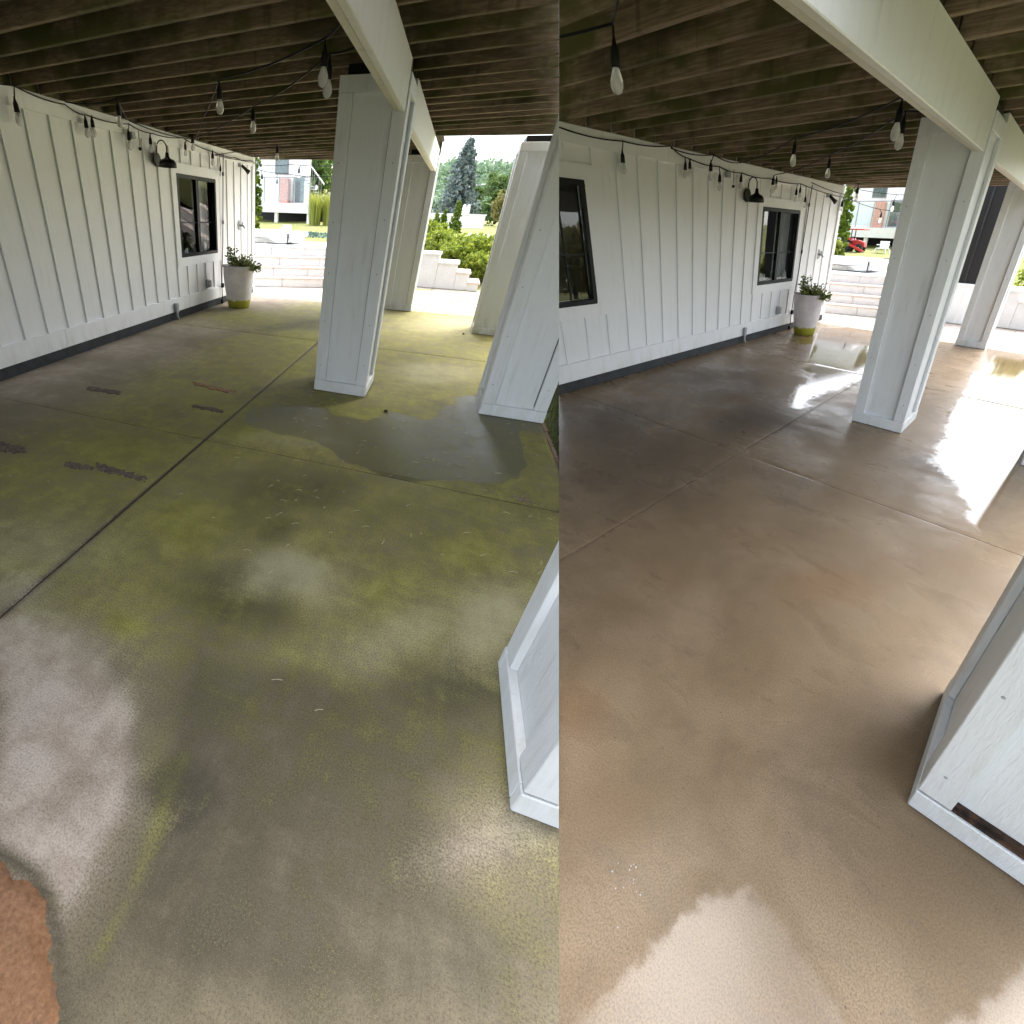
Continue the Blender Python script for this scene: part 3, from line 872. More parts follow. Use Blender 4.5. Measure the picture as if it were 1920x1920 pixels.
        # curtains: pleated cloth hanging just inside
        def pleat(a, b, zb0, xo=-0.16):
            mb = MB(); n = 40
            top = [(xo + 0.018 * math.sin(i * 1.25) + 0.006 * math.sin(i * 2.9), a + (b - a) * i / n) for i in range(n + 1)]
            vs = [(x, yy, wz1 - 0.01) for x, yy in top] + [(x, yy, zb0) for x, yy in top]
            mb.add(vs, [(i, i + 1, n + 2 + i, n + 1 + i) for i in range(n)])
            mb.open = True
            build(s, 'curtain', mb, M['curtain'], parent=w, smooth=True)
        if wi == 1:
            pleat(wy0 + 0.02, wy0 + 0.33, wz0 + 0.36)
            pleat(ym + 0.10, wy1 - 0.02, wz0 + 0.05)
            pleat(wy0 + 0.04, wy0 + 0.2, wz0 + 0.25, -0.22)
            st = MB()
            for q in range(16):
                a = random.uniform(wy0 + 0.08, wy1 - 0.1); zz = random.uniform(0.05, 0.17)
                st.box(-0.13, -0.09 + random.uniform(-0.02, 0.01), a, a + random.uniform(0.02, 0.07), wz0 + 0.02, wz0 + 0.02 + zz)
            build(s, 'sill_ornaments', st, M['sillstuff'], parent=w)
        else:
            pleat(wy0 + 0.05, ym - 0.25, wz0 + 0.05)
        build(s, 'inner_sill', MB().box(-0.3, -0.052, wy0, wy1, wz0 - 0.03, wz0 + 0.018), M['trim'], parent=w)

# ------------------------------------------------------------------ posts
PLAB = {
 ('L', 'A'): 'white panelled post under the beam, standing on green algae stained floor',
 ('L', 'B'): 'white panelled post farthest back, at the end of the left beam',
 ('L', 'C'): 'white post with mossy green foot behind the lawn-side post',
 ('L', 'D'): 'leaning-looking white post at the lawn edge beside the dark wet patch',
 ('L', 'E'): 'nearest post corner at the right of the algae floor, split base board',
 ('R', 'A'): 'white panelled post under the beam, standing on wet brown floor',
 ('R', 'B'): 'white panelled post beside the black screen and bright puddle',
 ('R', 'D'): 'post foot at the far right edge of the bright puddle',
 ('R', 'E'): 'nearest white post at lower right with a rotted dark gap above its base',
}
def post(s, key):
    x0, x1, y0, y1 = POSTS[key]
    if s == 'R' and key == 'C':
        return
    zt = 2.53
    p = empty(s, 'porch_post', ((x0 + x1) / 2, (y0 + y1) / 2, 0), PLAB[(s, key)], 'post', lab(s, 'posts of the uncleaned porch', 'posts of the cleaned porch'))
    m = M['postd'] if (s == 'L' and key in 'C') else M['post']
    w, t = 0.11, 0.032
    gap = 0.009 if key == 'E' else 0.002
    zb = 0.113
    build(s, 'panel', MB().box(x0 + t, x1 - t, y0 + t, y1 - t, 0.02, zt - 0.01), m, parent=p)
    if key == 'E':
        build(s, 'rotted_gap', MB().box(x0 + 0.006, x1 - 0.006, y0 + 0.006, y0 + 0.019, zb - 0.004, zb + gap + 0.004).box(x0 + w + 0.002, x1 - w - 0.002, y0 + 0.019, y0 + t + 0.003, zb - 0.004, zb + 0.03), M['caulk'], parent=p, label='dark rotted gap above the base board')
    for sx in (0, 1):
        for sy in (0, 1):
            cx = x1 if sx else x0; c_y = y1 if sy else y0
            dx = -1 if sx else 1; dy = -1 if sy else 1
            poly = [(cx, c_y), (cx + dx * w, c_y), (cx + dx * w, c_y + dy * (t - 0.001)), (cx + dx * (t - 0.001), c_y + dy * (t - 0.001)), (cx + dx * (t - 0.001), c_y + dy * w), (cx, c_y + dy * w)]
            if dx * dy < 0: poly = poly[::-1]
            build(s, 'corner_board', MB().prism(poly, zb + (gap if sy == 0 else 0.002), zt - 0.105), m, parent=p, bevel=0.003)
    sm_ = MB().box(x1 - w - 0.006, x1 - w - 0.0005, y0 + t - 0.006, y0 + t + 0.001, zb + 0.03, zt - 0.12)
    sm_.box(x1 - t - 0.001, x1 - t + 0.006, y0 + w + 0.0005, y0 + w + 0.006, zb + 0.03, zt - 0.12)
    build(s, 'open_seam', sm_, M['found'], parent=p)
    nl = MB()
    for zz in np.arange(0.3, 2.4, 0.42):
        for xx in (x0 + 0.045, x1 - 0.05):
            nl.lathe((xx, y0, zz + random.uniform(-0.03, 0.03)), [(0.004, -0.0012), (0.006, -0.0005), (0.006, 0.002)], 8, axis=1)
    build(s, 'nail_heads', nl, M['grey'], parent=p, kind='stuff')
    e = 0.004
    def ring(z0, z1, ee):
        mb = MB()
        mb.box(x0 - ee, x1 + ee, y0 - ee, y0 + t, z0, z1).box(x0 - ee, x1 + ee, y1 - t, y1 + ee, z0, z1)
        mb.box(x0 - ee, x0 + t, y0 + t + 0.0005, y1 - t - 0.0005, z0, z1).box(x1 - t, x1 + ee, y0 + t + 0.0005, y1 - t - 0.0005, z0, z1)
        return mb
    build(s, 'base_board', ring(0.004, zb, e), m, parent=p, bevel=0.004)
    build(s, 'top_board', ring(zt - 0.104, zt, 0.001), m, parent=p, bevel=0.003)
    build(s, 'black_cap', MB().box(x0 + 0.05, x1 - 0.05, y0 + 0.05, y1 - 0.05, zt - 0.012, 2.603), M['blackmetal'], parent=p)
for s in 'LR':
    for k in 'ABCDE':
        post(s, k)

# ------------------------------------------------------------------ beams and deck
JO = {'L': (-6.845, 0.3255, -0.13), 'R': (-8.20, 0.333, -0.03)}
for s in 'LR':
    for (ya, yb, nm) in ((NE[s], -5.73, 'near'), (-5.17, -0.62, 'far')):
        ll = {('L', 'near'): 'off-white weathered beam running overhead to the post on green floor', ('L', 'far'): 'short off-white beam between the two posts near the spruce',
              ('R', 'near'): 'wide off-white beam crossing the top right corner', ('R', 'far'): 'off-white beam end behind the post at far right'}[(s, nm)]
        b = empty(s, 'porch_beam', (3.61, yb, 2.3), ll, 'beam', lab(s, 'beams of the uncleaned porch', 'beams of the cleaned porch'))
        build(s, 'face_board', MB().box(3.617, 3.657, ya, yb, 2.298, 2.602), M['beam'], parent=b, bevel=0.004)
        build(s, 'inner_board', MB().box(3.572, 3.615, ya, yb, 2.302, 2.602), M['soffit'], parent=b, bevel=0.004)
        build(s, 'end_plate', MB().box(3.575, 3.654, yb + 0.0005, yb + 0.008, 2.31, 2.5), M['blackmetal'], parent=b)
    d = empty(s, 'deck', (1.8, -4.5, 2.6), lab(s, 'underside of wooden deck with mossy joists above the green stained floor', 'underside of wooden deck with dark joists above the washed floor'), 'deck')
    y0, sp, sl = JO[s]
    zb = 2.605
    zj = {'L': 2.552, 'R': 2.572}[s]; zs = {'L': 0.0175, 'R': 0.009}[s]
    k = -24
    while True:
        yy = y0 + sp * k
        k += 1
        if yy < NE[s] + 0.1: continue
        rn = {'L': -11.5, 'R': -8.35}[s]  # post-side roof: L run on unseen for shade, R cut back for sky reflection
        if yy > 0.34: break
        for xa, xb, yend in ((0.004, 3.612, 0.4), (3.622, 5.36, -2.25)):
            if yy + sl * xa > yend or (xa > 1 and yy + sl * xb < rn): continue
            dz = random.uniform(-0.006, 0.006)
            o = (xa, yy + sl * xa, zj + zs * xa + dz)
            build(s, 'joist', MB().obox(o, (xb - xa, sl * (xb - xa), zs * (xb - xa)), (0, 0.042, 0), (0, 0, 0.2)), M['joist'], parent=d, bevel=0.004)
            if xa < 1:
                build(s, 'joist_hanger', MB().box(0.001, 0.006, yy - 0.016, yy + 0.058, zj - 0.008, zj + 0.12), M['grey'], parent=d)
    build(s, 'rim_joist', MB().box(-0.02, 3.62, 0.42, 0.462, zb - 0.05, zb + 0.22), M['joist'], parent=d, bevel=0.004)
    build(s, 'rim_joist', MB().box(3.66, 5.36, -2.22, -2.178, zb - 0.02, zb + 0.22), M['joist'], parent=d, bevel=0.004)
    build(s, 'rim_joist', MB().box(0.0, 3.62, NE[s] - 0.04, NE[s] - 0.001, zb - 0.02, zb + 0.22), M['joist'], parent=d, bevel=0.004)
    build(s, 'rim_joist', MB().box(5.365, 5.405, rn - 0.1, -2.178, zb - 0.02, zb + 0.22), M['joist'], parent=d, bevel=0.004)
    build(s, 'rim_joist', MB().box(3.66, 5.36, rn - 0.09, rn - 0.05, zb - 0.02, zb + 0.22), M['joist'], parent=d, bevel=0.004)
    build(s, 'decking', MB().box(0.0, 3.65, NE[s], 0.47, zb + 0.222, zb + 0.25), M['deckw'], parent=d)
    build(s, 'decking', MB().box(3.652, 5.41, rn - 0.1, -2.17, zb + 0.223, zb + 0.25), M['deckw'], parent=d)

# ------------------------------------------------------------------ wall fittings
def disc_x(mb, c, r, x0, x1, n=20):
    mb.lathe((0, c[1], c[2]), [(0.001, x0), (r, x0), (r, x1), (0.001, x1)], n, axis=0)

for s in 'LR':
    w = WORD[s]
    lp = empty(s, 'wall_lamp', (0.03, -3.59, 2.19), lab(s, 'black gooseneck barn lamp on the wall above the algae stained floor', 'black gooseneck barn lamp on the wall above the washed floor'), 'lamp')
    mb = MB(); disc_x(mb, (0, -3.59, 2.19), 0.085, 0.02, 0.045)
    build(s, 'wall_plate', mb, M['blackmetal'], parent=lp, smooth=False)
    arc = [(0.04, -3.59, 2.23)] + [(0.125 - 0.078 * math.cos(a), -3.59, 2.325 + 0.085 * math.sin(a)) for a in np.linspace(0, math.pi, 12)] + [(0.203, -3.59, 2.27)]
    build(s, 'gooseneck_arm', MB().tube(arc, 0.008, 8), M['blackmetal'], parent=lp, smooth=True)
    prof = [(0.012, 0.17), (0.022, 0.165), (0.03, 0.12), (0.045, 0.1), (0.09, 0.085), (0.118, 0.05), (0.125, 0.0), (0.119, 0.0), (0.11, 0.045), (0.085, 0.075), (0.02, 0.09)]
    build(s, 'lamp_shade', MB().lathe((0.205, -3.59, 2.105), prof, 28), M['blackmetal'], parent=lp, smooth=True)
    build(s, 'lamp_bulb', MB().lathe((0.205, -3.59, 2.12), [(0.002, 0.0), (0.03, 0.01), (0.038, 0.035), (0.02, 0.06)], 14), M['filament'], parent=lp, smooth=True)

    ob = empty(s, 'outlet_box', (0.04, -2.24, 0.4), lab(s, 'grey weatherproof outlet box low on the wall near the planter', 'grey weatherproof outlet box low on the wall beside washed planter'), 'outlet')
    build(s, 'box', MB().box(0.002, 0.05, -2.29, -2.19, 0.36, 0.5), M['grey'], parent=ob, bevel=0.01)
    build(s, 'cover', MB().box(0.05, 0.085, -2.285, -2.195, 0.37, 0.49), M['grey'], parent=ob, bevel=0.012)

    cd = empty(s, 'conduit_box', (0.04, -3.43, 0.0), lab(s, 'grey conduit stub rising at the foot of the wall over green floor', 'grey conduit stub rising at the foot of the wall over wet floor'), 'conduit')
    build(s, 'conduit_head', MB().box(0.032, 0.085, -3.465, -3.395, 0.12, 0.265), M['grey'], parent=cd, bevel=0.008)
    build(s, 'pipe', MB().tube([(0.06, -3.43, 0.13), (0.06, -3.43, 0.06), (0.075, -3.42, 0.0)], 0.018, 10), M['grey'], parent=cd, smooth=True)

    fc = empty(s, 'faucet', (0.02, -0.73, 1.36), lab(s, 'round outdoor faucet plate on the end of the left wall', 'round outdoor faucet plate on the end of the right wall'), 'faucet')
    mb = MB(); disc_x(mb, (0, -0.73, 1.36), 0.085, 0.001, 0.016, 24)
    build(s, 'plate', mb, M['grey'], parent=fc)
    build(s, 'spout', MB().tube([(0.015, -0.73, 1.36), (0.09, -0.73, 1.355), (0.12, -0.73, 1.31)], 0.02, 10), M['grey'], parent=fc, smooth=True)
    build(s, 'handle', MB().tube([(0.06, -0.73, 1.365), (0.075, -0.72, 1.41)], 0.012, 8).tube([(0.075, -0.76, 1.41), (0.075, -0.68, 1.41)], 0.01, 8), M['grey'], parent=fc, smooth=True)

    kc = empty(s, 'spotlight', (0.05, -0.68, 2.3), lab(s, 'small black spotlight at the far end of the left wall', 'small black spotlight at the far end of the right wall'), 'spotlight')
    build(s, 'mount', MB().tube([(0.001, -0.72, 2.36), (0.08, -0.70, 2.35)], 0.014, 8).box(0.001, 0.012, -0.76, -0.68, 2.33, 2.39), M['grey'], parent=kc)
    build(s, 'head', MB().tube([(0.06, -0.72, 2.36), (0.12, -0.66, 2.30), (0.165, -0.62, 2.255)], [0.025, 0.03, 0.045], 12), M['blackmetal'], parent=kc, smooth=True)

    ec = empty(s, 'extension_cord', (0.05, -1.6, 0.0), lab(s, 'black cord with plugs hanging down the wall beside the mossy-footed planter', 'black cord with plugs hanging down the wall behind the planter on wet floor'), 'cord')
    pts = [(0.05, -1.50, 2.47), (0.045, -1.515, 2.2), (0.04, -1.55, 1.6), (0.045, -1.60, 1.1), (0.04, -1.66, 0.6), (0.05, -1.70, 0.3), (0.06, -1.72, 0.08)]
    build(s, 'cable', MB().tube(pts, 0.0085, 6), M['rubber'], parent=ec, smooth=True)
    for yy, zz in ((-1.69, 0.34), (-1.73, 0.045)):
        build(s, 'plug', MB().box(0.03, 0.085, yy - 0.03, yy + 0.03, zz - 0.04, zz + 0.04), M['rubber'], parent=ec, bevel=0.01)
    for yy, zz in ((-1.517, 2.17), (-1.57, 1.42)):
        build(s, 'plug', MB().box(0.03, 0.06, yy - 0.014, yy + 0.014, zz - 0.03, zz + 0.03), M['rubber'], parent=ec, bevel=0.006)
    sp_ = empty(s, 'bracket', (0.05, -4.17, 2.4), lab(s, 'small grey junction bracket under the wall top above green floor', 'small grey junction bracket under the wall top above washed floor'), 'bracket')
    build(s, 'clip', MB().box(0.028, 0.09, -4.19, -4.11, 2.36, 2.43), M['grey'], parent=sp_, bevel=0.008)
    build(s, 'pull_cord', MB().tube([(0.07, -4.02, 2.46), (0.07, -4.02, 2.3)], 0.004, 6).lathe((0.07, -4.02, 2.27), [(0.003, -0.02), (0.02, -0.012), (0.02, 0.012), (0.003, 0.02)], 10), M['rubber'], parent=sp_)

# ------------------------------------------------------------------ string lights
def sag(a, b, d, n=10):
    a = np.array(a, float); b = np.array(b, float)
    return [tuple(a + (b - a) * t + np.array([0, 0, -4 * d * t * (1 - t)])) for t in np.linspace(0, 1, n)]
def string(s, name_lab, pts, bulbs, sagd=0.02):
    st = empty(s, 'string_light', pts[0], name_lab, 'string light', lab(s, 'string lights of the uncleaned porch', 'string lights of the cleaned porch'))
    path = []
    for a, b in zip(pts[:-1], pts[1:]):
        path += sag(a, b, sagd)[: -1]
    path.append(pts[-1])
    build(s, 'cable', MB().tube(path, 0.0065, 6), M['rubber'], parent=st, smooth=True)
    P = np.array(path)
    for (x, y, zbot, k) in bulbs:
        i = np.argmin((P[:, 0] - x) ** 2 + (P[:, 1] - y) ** 2)
        zc = P[i, 2]
        # drop wire, socket, bulb
        L = 0.105 * k; S = 0.085 * k
        zs = zbot + L
        so = MB().tube([(P[i, 0], P[i, 1], zc), (x, y, zs + S + 0.005)], 0.006, 6)
        so.lathe((x, y, zs), [(0.006, S + 0.03), (0.012, S), (0.022 * k, S * 0.75), (0.026 * k, 0.0), (0.01, -0.004)], 12)
        sk = build(s, 'socket', so, M['rubber'], parent=st, smooth=True)
        if sk is None: continue
        build(s, 'bulb', MB().lathe((x, y, zbot), [(0.003, 0.0), (0.022 * k, 0.008), (0.034 * k, 0.03 * k), (0.034 * k, 0.055 * k), (0.022 * k, 0.09 * k), (0.016 * k, L - 0.001)], 16), M['bulb'], parent=sk, smooth=True)
        build(s, 'filament', MB().lathe((x, y, zbot + 0.02 * k), [(0.002, 0.01), (0.004 * k, 0.02), (0.004, 0.05 * k), (0.006 * k, L - 0.03 * k)], 8), M['filament'], parent=sk)

x = 0.075
string('L', 'long string light sagging along the top of the left wall to its corner',
       [(x, -6.9, 2.5), (x, -5.92, 2.54), (x, -5.29, 2.51), (x, -4.98, 2.47), (x, -4.21, 2.5), (x, -3.69, 2.47), (x, -2.92, 2.52), (x, -1.9, 2.45), (x, -1.04, 2.45), (x, -0.2, 2.46), (-0.1, 0.6, 2.48), (0.3, 1.5, 2.56), (1.4, 1.6, 2.55)],
       [(x, -5.95, 2.24, 1.0), (x, -5.01, 2.26, 0.9), (x, -4.9, 2.28, 0.9), (x, -4.24, 2.23, 1.0), (x, -3.77, 2.25, 0.9), (x, -2.85, 2.3, 0.8), (x, -1.96, 2.25, 1.0), (x, -1.68, 2.12, 0.8), (0.5, 1.52, 2.3, 1.0)])
string('L', 'string light zigzagging under the joists from left wall to the beam',
       [(0.09, -5.3, 2.53), (0.61, -5.12, 2.57), (0.09, -4.21, 2.53), (0.09, -2.7, 2.53), (1.94, -4.63, 2.55), (3.13, -6.08, 2.57), (3.56, -6.5, 2.57)],
       [(0.61, -5.12, 2.33, 1.0), (0.1, -2.66, 2.38, 1.0), (1.94, -4.63, 2.33, 1.0), (3.13, -6.08, 2.33, 1.0)], 0.03)
string('L', 'string light under the joists with one bulb nearest the left wall centre',
       [(0.09, -2.61, 2.53), (1.0, -4.0, 2.57), (2.05, -5.64, 2.57), (3.18, -6.39, 2.57), (3.56, -7.1, 2.57)],
       [(2.05, -5.64, 2.33, 1.0), (3.18, -6.39, 2.33, 1.0)], 0.03)
string('L', 'string light crossing in front of the garden steps beyond the left porch',
       [(0.08, -1.9, 2.41), (0.05, -0.2, 2.48), (-0.3, 1.0, 2.42), (0.2, 1.5, 2.39), (0.9, 1.5, 2.34), (1.6, 1.4, 2.38), (3.1, 0.2, 2.5)],
       [(-0.25, 1.1, 2.15, 1.0), (0.03, 1.35, 2.1, 0.8), (0.95, 1.5, 2.08, 1.0), (1.2, -1.86, 2.33, 1.0)], 0.02)
string('R', 'long string light sagging along the top of the right wall to its corner',
       [(x, -7.6, 2.48), (x, -6.92, 2.51), (x, -6.12, 2.51), (x, -5.36, 2.56), (x, -5.02, 2.48), (x, -4.38, 2.46), (x, -3.82, 2.44), (x, -3.07, 2.44), (x, -2.0, 2.45), (x, -0.09, 2.37), (-0.3, 1.0, 2.42), (0.3, 1.6, 2.24), (1.2, 1.6, 2.21)],
       [(x, -6.14, 2.22, 1.0), (x, -5.09, 2.27, 0.85), (x, -5.0, 2.29, 0.85), (x, -4.36, 2.19, 1.0), (x, -3.84, 2.24, 0.9), (x, -2.83, 2.31, 0.8), (x, -2.12, 2.19, 0.9), (x, -1.99, 2.24, 0.8), (x, -1.75, 2.11, 0.9), (x, -0.09, 2.1, 1.1), (0.35, 1.6, 1.98, 1.0)])
string('R', 'string light zigzagging under the joists from right wall to the beam',
       [(0.09, -5.37, 2.54), (0.2, -4.66, 2.55), (0.09, -3.9, 2.55), (1.67, -5.14, 2.57), (3.11, -6.19, 2.57), (3.56, -6.6, 2.57)],
       [(0.15, -4.66, 2.28, 1.0), (1.67, -5.14, 2.33, 1.0), (3.11, -6.19, 2.33, 1.0)], 0.03)
string('R', 'string light with the lone large bulb at the top left of the washed porch',
       [(0.9, -8.6, 2.57), (2.24, -8.1, 2.59), (3.4, -9.0, 2.58)], [(2.24, -8.1, 2.33, 1.0)], 0.04)
string('R', 'string light running under the far joists toward the wide post',
       [(0.09, -2.9, 2.5), (1.52, -3.95, 2.57), (3.01, -5.78, 2.57), (3.4, -6.0, 2.57)],
       [(0.1, -2.97, 2.25, 1.1), (1.52, -3.95, 2.33, 1.0), (3.01, -5.78, 2.33, 1.0)], 0.03)
string('R', 'string light crossing in front of the garden steps beyond the right porch',
       [(0.08, -1.6, 2.5), (0.1, -0.1, 2.42), (0.5, -0.43, 2.57), (-0.2, 1.4, 2.6), (0.9, 1.5, 2.5), (1.7, 1.4, 2.52)],
       [(0.5, -0.43, 2.28, 1.2), (0.62, 1.5, 2.2, 1.0)], 0.02)

# ------------------------------------------------------------------ planters
def leaves(mb, cen, size, n, spread, up=0.5, rng=RNG):
    c = np.asarray(cen)
    for _ in range(n):
        p = c + rng.normal(0, 1, 3) * spread
        a = rng.normal(0, 1, 3); a[2] = a[2] * 0.5 + up * 0.3; a /= np.linalg.norm(a)
        b = np.cross(a, rng.normal(0, 1, 3)); b /= np.linalg.norm(b) + 1e-9
        l = size * rng.uniform(0.7, 1.3)
        mb.add([p, p + a * l * 0.5 + b * l * 0.3, p + a * l, p + a * l * 0.5 - b * l * 0.3], [(0, 1, 2, 3)])

for s in 'LR':
    c = (0.49, -1.87, 0.0)
    pl = empty(s, 'planter', c, lab(s, 'tall whitewashed planter with mossy foot beside the wall on green floor', 'tall whitewashed planter with yellow mossy foot on the washed floor'), 'planter')
    prof = [(0.15, 0.0), (0.2, 0.004), (0.235, 0.16), (0.27, 0.4), (0.287, 0.58), (0.288, 0.69), (0.296, 0.71), (0.296, 0.74), (0.27, 0.74), (0.262, 0.70), (0.25, 0.66), (0.003, 0.655)]
    build(s, 'pot', MB().lathe((c[0], c[1], 0.002), prof, 40), M['pot'], parent=pl, smooth=True)
    build(s, 'soil', MB().lathe((c[0], c[1], 0.66), [(0.25, 0.0), (0.255, 0.02), (0.15, 0.045), (0.003, 0.05)], 24), M['soil'], parent=pl, smooth=True)
    pt = empty(s, 'potted_plant', (c[0], c[1], 0.7), lab(s, 'leafy green plant growing in the planter of the algae stained porch', 'leafy green plant growing in the planter of the washed porch'), 'plant')
    st = MB(); lf = MB()
    rr = np.random.default_rng(5)
    for i in range(34):
        a = rr.uniform(0, 6.28); r0 = rr.uniform(0, 0.2)
        hgt = rr.uniform(0.08, 0.2)
        out = rr.uniform(0.02, 0.14)
        if i < 5: hgt, out, a, r0 = rr.uniform(0.26, 0.36), 0.05, rr.uniform(2.4, 4.2), 0.12
        if 5 <= i < 11: hgt, out, a, r0 = rr.uniform(0.0, 0.1), rr.uniform(0.12, 0.2), rr.uniform(-0.5, 0.4), 0.24
        p0 = np.array([c[0] + r0 * math.cos(a), c[1] + r0 * math.sin(a), 0.69])
        p1 = p0 + np.array([out * math.cos(a), out * math.sin(a), hgt])
        st.tube([p0, (p0 + p1) / 2 + np.array([0, 0, 0.03]), p1], 0.004, 5)
        for q in np.linspace(0.3, 1.0, 6):
            leaves(lf, p0 + (p1 - p0) * q, 0.056, 4, 0.026, rng=rr)
    build(s, 'stems', st, M['stem'], parent=pt)
    lf.cull = True
    build(s, 'leaves', lf, M['plant'], parent=pt)

# ------------------------------------------------------------------ garden steps and terrace walls
for s in 'LR':
    sl = {'L': 0.5, 'R': 0.25}[s]
    a0 = np.array([-0.4, {'L': 0.80, 'R': 1.05}[s]])
    e = np.array([1, sl]); e = e / np.linalg.norm(e); nn = np.array([-e[1], e[0]])
    gs = empty(s, 'garden_steps', (0.5, 1.3, 0), lab(s, 'pale stone steps with peach treads behind the planter on green floor', 'pale stone steps with peach treads behind the planter on washed floor'), 'steps')
    h = 0.213; td = 0.3
    for k in range(4):
        off = nn * td * k
        zlo, zhi = h * k, h * (k + 1)
        wid = 0.0
        u = -1.3
        blocks = [0.85, 1.05, 0.9, 1.1] if k % 2 else [1.2, 0.9, 1.05, 0.75]
        for bw in blocks:
            p = a0 + e * (u + 0.002) + off
            build(s, 'riser_block', MB().obox((p[0], p[1], zlo - 0.01), (e[0] * (bw - 0.006), e[1] * (bw - 0.006), 0), (nn[0] * 0.31, nn[1] * 0.31, 0), (0, 0, h - 0.03)), M['riser'], parent=gs, bevel=0.006)
            p = a0 + e * (u + 0.001) + off - nn * 0.02
            dp = 0.345 if k < 3 else 2.4
            build(s, 'tread', MB().obox((p[0], p[1], zhi - 0.038), (e[0] * (bw - 0.003), e[1] * (bw - 0.003), 0), (nn[0] * dp, nn[1] * dp, 0), (0, 0, 0.038)), M['tread'] if k < 3 else M['riser'], parent=gs, bevel=0.006)
            u += bw
    # folded spa cover on the upper terrace
    sv = empty(s, 'spa_cover', (-0.6, 2.9, 0.87), lab(s, 'folded grey white spa cover lying above the left garden steps', 'folded grey white spa cover lying above the right garden steps'), 'cover')
    top = [(-1.9, 1.0), (-1.88, 1.16), (-0.6, 1.175), (0.1, 1.15), (0.13, 1.06), (0.1, 1.03), (-0.7, 1.0)]
    build(s, 'top_panel', MB().prism_y(top, 2.75, 3.9), M['vinyl'], parent=sv, bevel=0.02)
    low = [(-1.9, 0.866), (-1.9, 0.995), (-0.7, 0.995), (0.02, 1.028), (0.05, 0.93), (-0.25, 0.875)]
    build(s, 'lower_panel', MB().prism_y(low, 2.78, 3.88), M['vinyl'], parent=sv, bevel=0.02)
    sk = [(-1.9, 0.868), (-1.9, 0.998), (-1.2, 0.998), (-0.72, 0.975), (-0.5, 0.90), (-0.75, 0.868)]
    build(s, 'skirt', MB().prism_y(sk, 2.735, 2.778), M['vinyld'], parent=sv, bevel=0.006)
    build(s, 'strap', MB().box(-0.13, -0.10, 2.715, 2.733, 0.9, 1.12), M['blackmetal'], parent=sv)
    # stepped side wall on the lawn side
    yf = {'L': 3.25, 'R': 2.3}[s]
    sw = empty(s, 'stepped_wall', (4, yf, 0), lab(s, 'white stepped side wall with tan caps below the juniper at left', 'white stepped wall with caps at the far right edge'), 'wall')
    lev = [(2.75, 3.95, 0.83), (3.4, 4.45, 0.64), (3.8, 4.78, 0.43), (4.2, 5.05, 0.21)] if s == 'L' else [(3.1, 3.75, 0.8), (3.3, 4.35, 0.6), (3.7, 4.8, 0.4), (4.2, 5.2, 0.2)]
    prev = lev[0][0]
    yb_ = yf + 1.0
    for i, (xa, xb, z) in enumerate(lev):
        x0 = prev
        build(s, 'block', MB().box(x0 + 0.002, xb - 0.03, yf, yb_, 0.0, z - 0.05), M['riser'], parent=sw, bevel=0.006)
        build(s, 'cap', MB().box(max(x0 - 0.0, xa) if i == 0 else x0 - 0.028, xb, yf - 0.03, yb_ + 0.02, z - 0.048, z), M['tread'] if i > 1 else M['riser'], parent=sw, bevel=0.006)
        prev = xb - 0.028

# R only: black screen over low wall
s = 'R'
ls = empty(s, 'screen_wall', (2.7, 2.1, 0), 'low white wall with tall black screen seen between the two posts', 'screen')
build(s, 'low_wall', MB().box(1.95, 3.05, 2.0, 2.12, 0.0, 0.80), M['trim'], parent=ls, bevel=0.004)
build(s, 'wall_cap', MB().box(1.93, 3.07, 1.98, 2.14, 0.802, 0.86), M['trim'], parent=ls, bevel=0.004)
build(s, 'black_screen', MB().box(2.0, 3.0, 2.04, 2.07, 0.862, 2.75), M['blackcloth'], parent=ls)
build(s, 'screen_post', MB().box(2.5, 2.53, 2.02, 2.035, 0.862, 2.75), M['found'], parent=ls)

# ------------------------------------------------------------------ vegetation
def leaf_quads(centers, size, rng, flatten=0.6, aspect=0.45):
    n = len(centers)
    a = rng.normal(0, 1, (n, 3)); a[:, 2] *= flatten; a /= np.linalg.norm(a, axis=1)[:, None]
    r = rng.normal(0, 1, (n, 3)); b = np.cross(a, r); b /= np.linalg.norm(b, axis=1)[:, None] + 1e-9
    l = (size * rng.uniform(0.6, 1.4, n))[:, None]
    p0 = centers - a * l * 0.5; p2 = centers + a * l * 0.5; p1 = centers + b * l * aspect; p3 = centers - b * l * aspect
    V = np.stack([p0, p1, p2, p3], 1).reshape(-1, 3)
    return V

def mesh_leaves(mb, V):
    n0 = len(mb.v)
    mb.v.extend(map(tuple, V))
    mb.f.extend([(n0 + i, n0 + i + 1, n0 + i + 2, n0 + i + 3) for i in range(0, len(V), 4)])

def clumps(n_cl, per, box, rcl, size, rng, shape):
    """leaf clumps scattered on the shell and inside of a crown; shape(u)-> keep"""
    out = []
    k = 0
    while k < n_cl:
        p = rng.uniform(-1, 1, 3)
        if not shape(p, rng): continue
        c = np.array(box[:3]) + p * np.array(box[3:])
        r = rcl * rng.uniform(0.6, 1.3)
        d = rng.normal(0, 1, (per, 3)); d /= np.linalg.norm(d, axis=1)[:, None]
        d *= (rng.uniform(0.35, 1, per) ** 0.5)[:, None] * r
        out.append(c + d * np.array([1, 1, 0.75]))
        k += 1
    return np.concatenate(out)

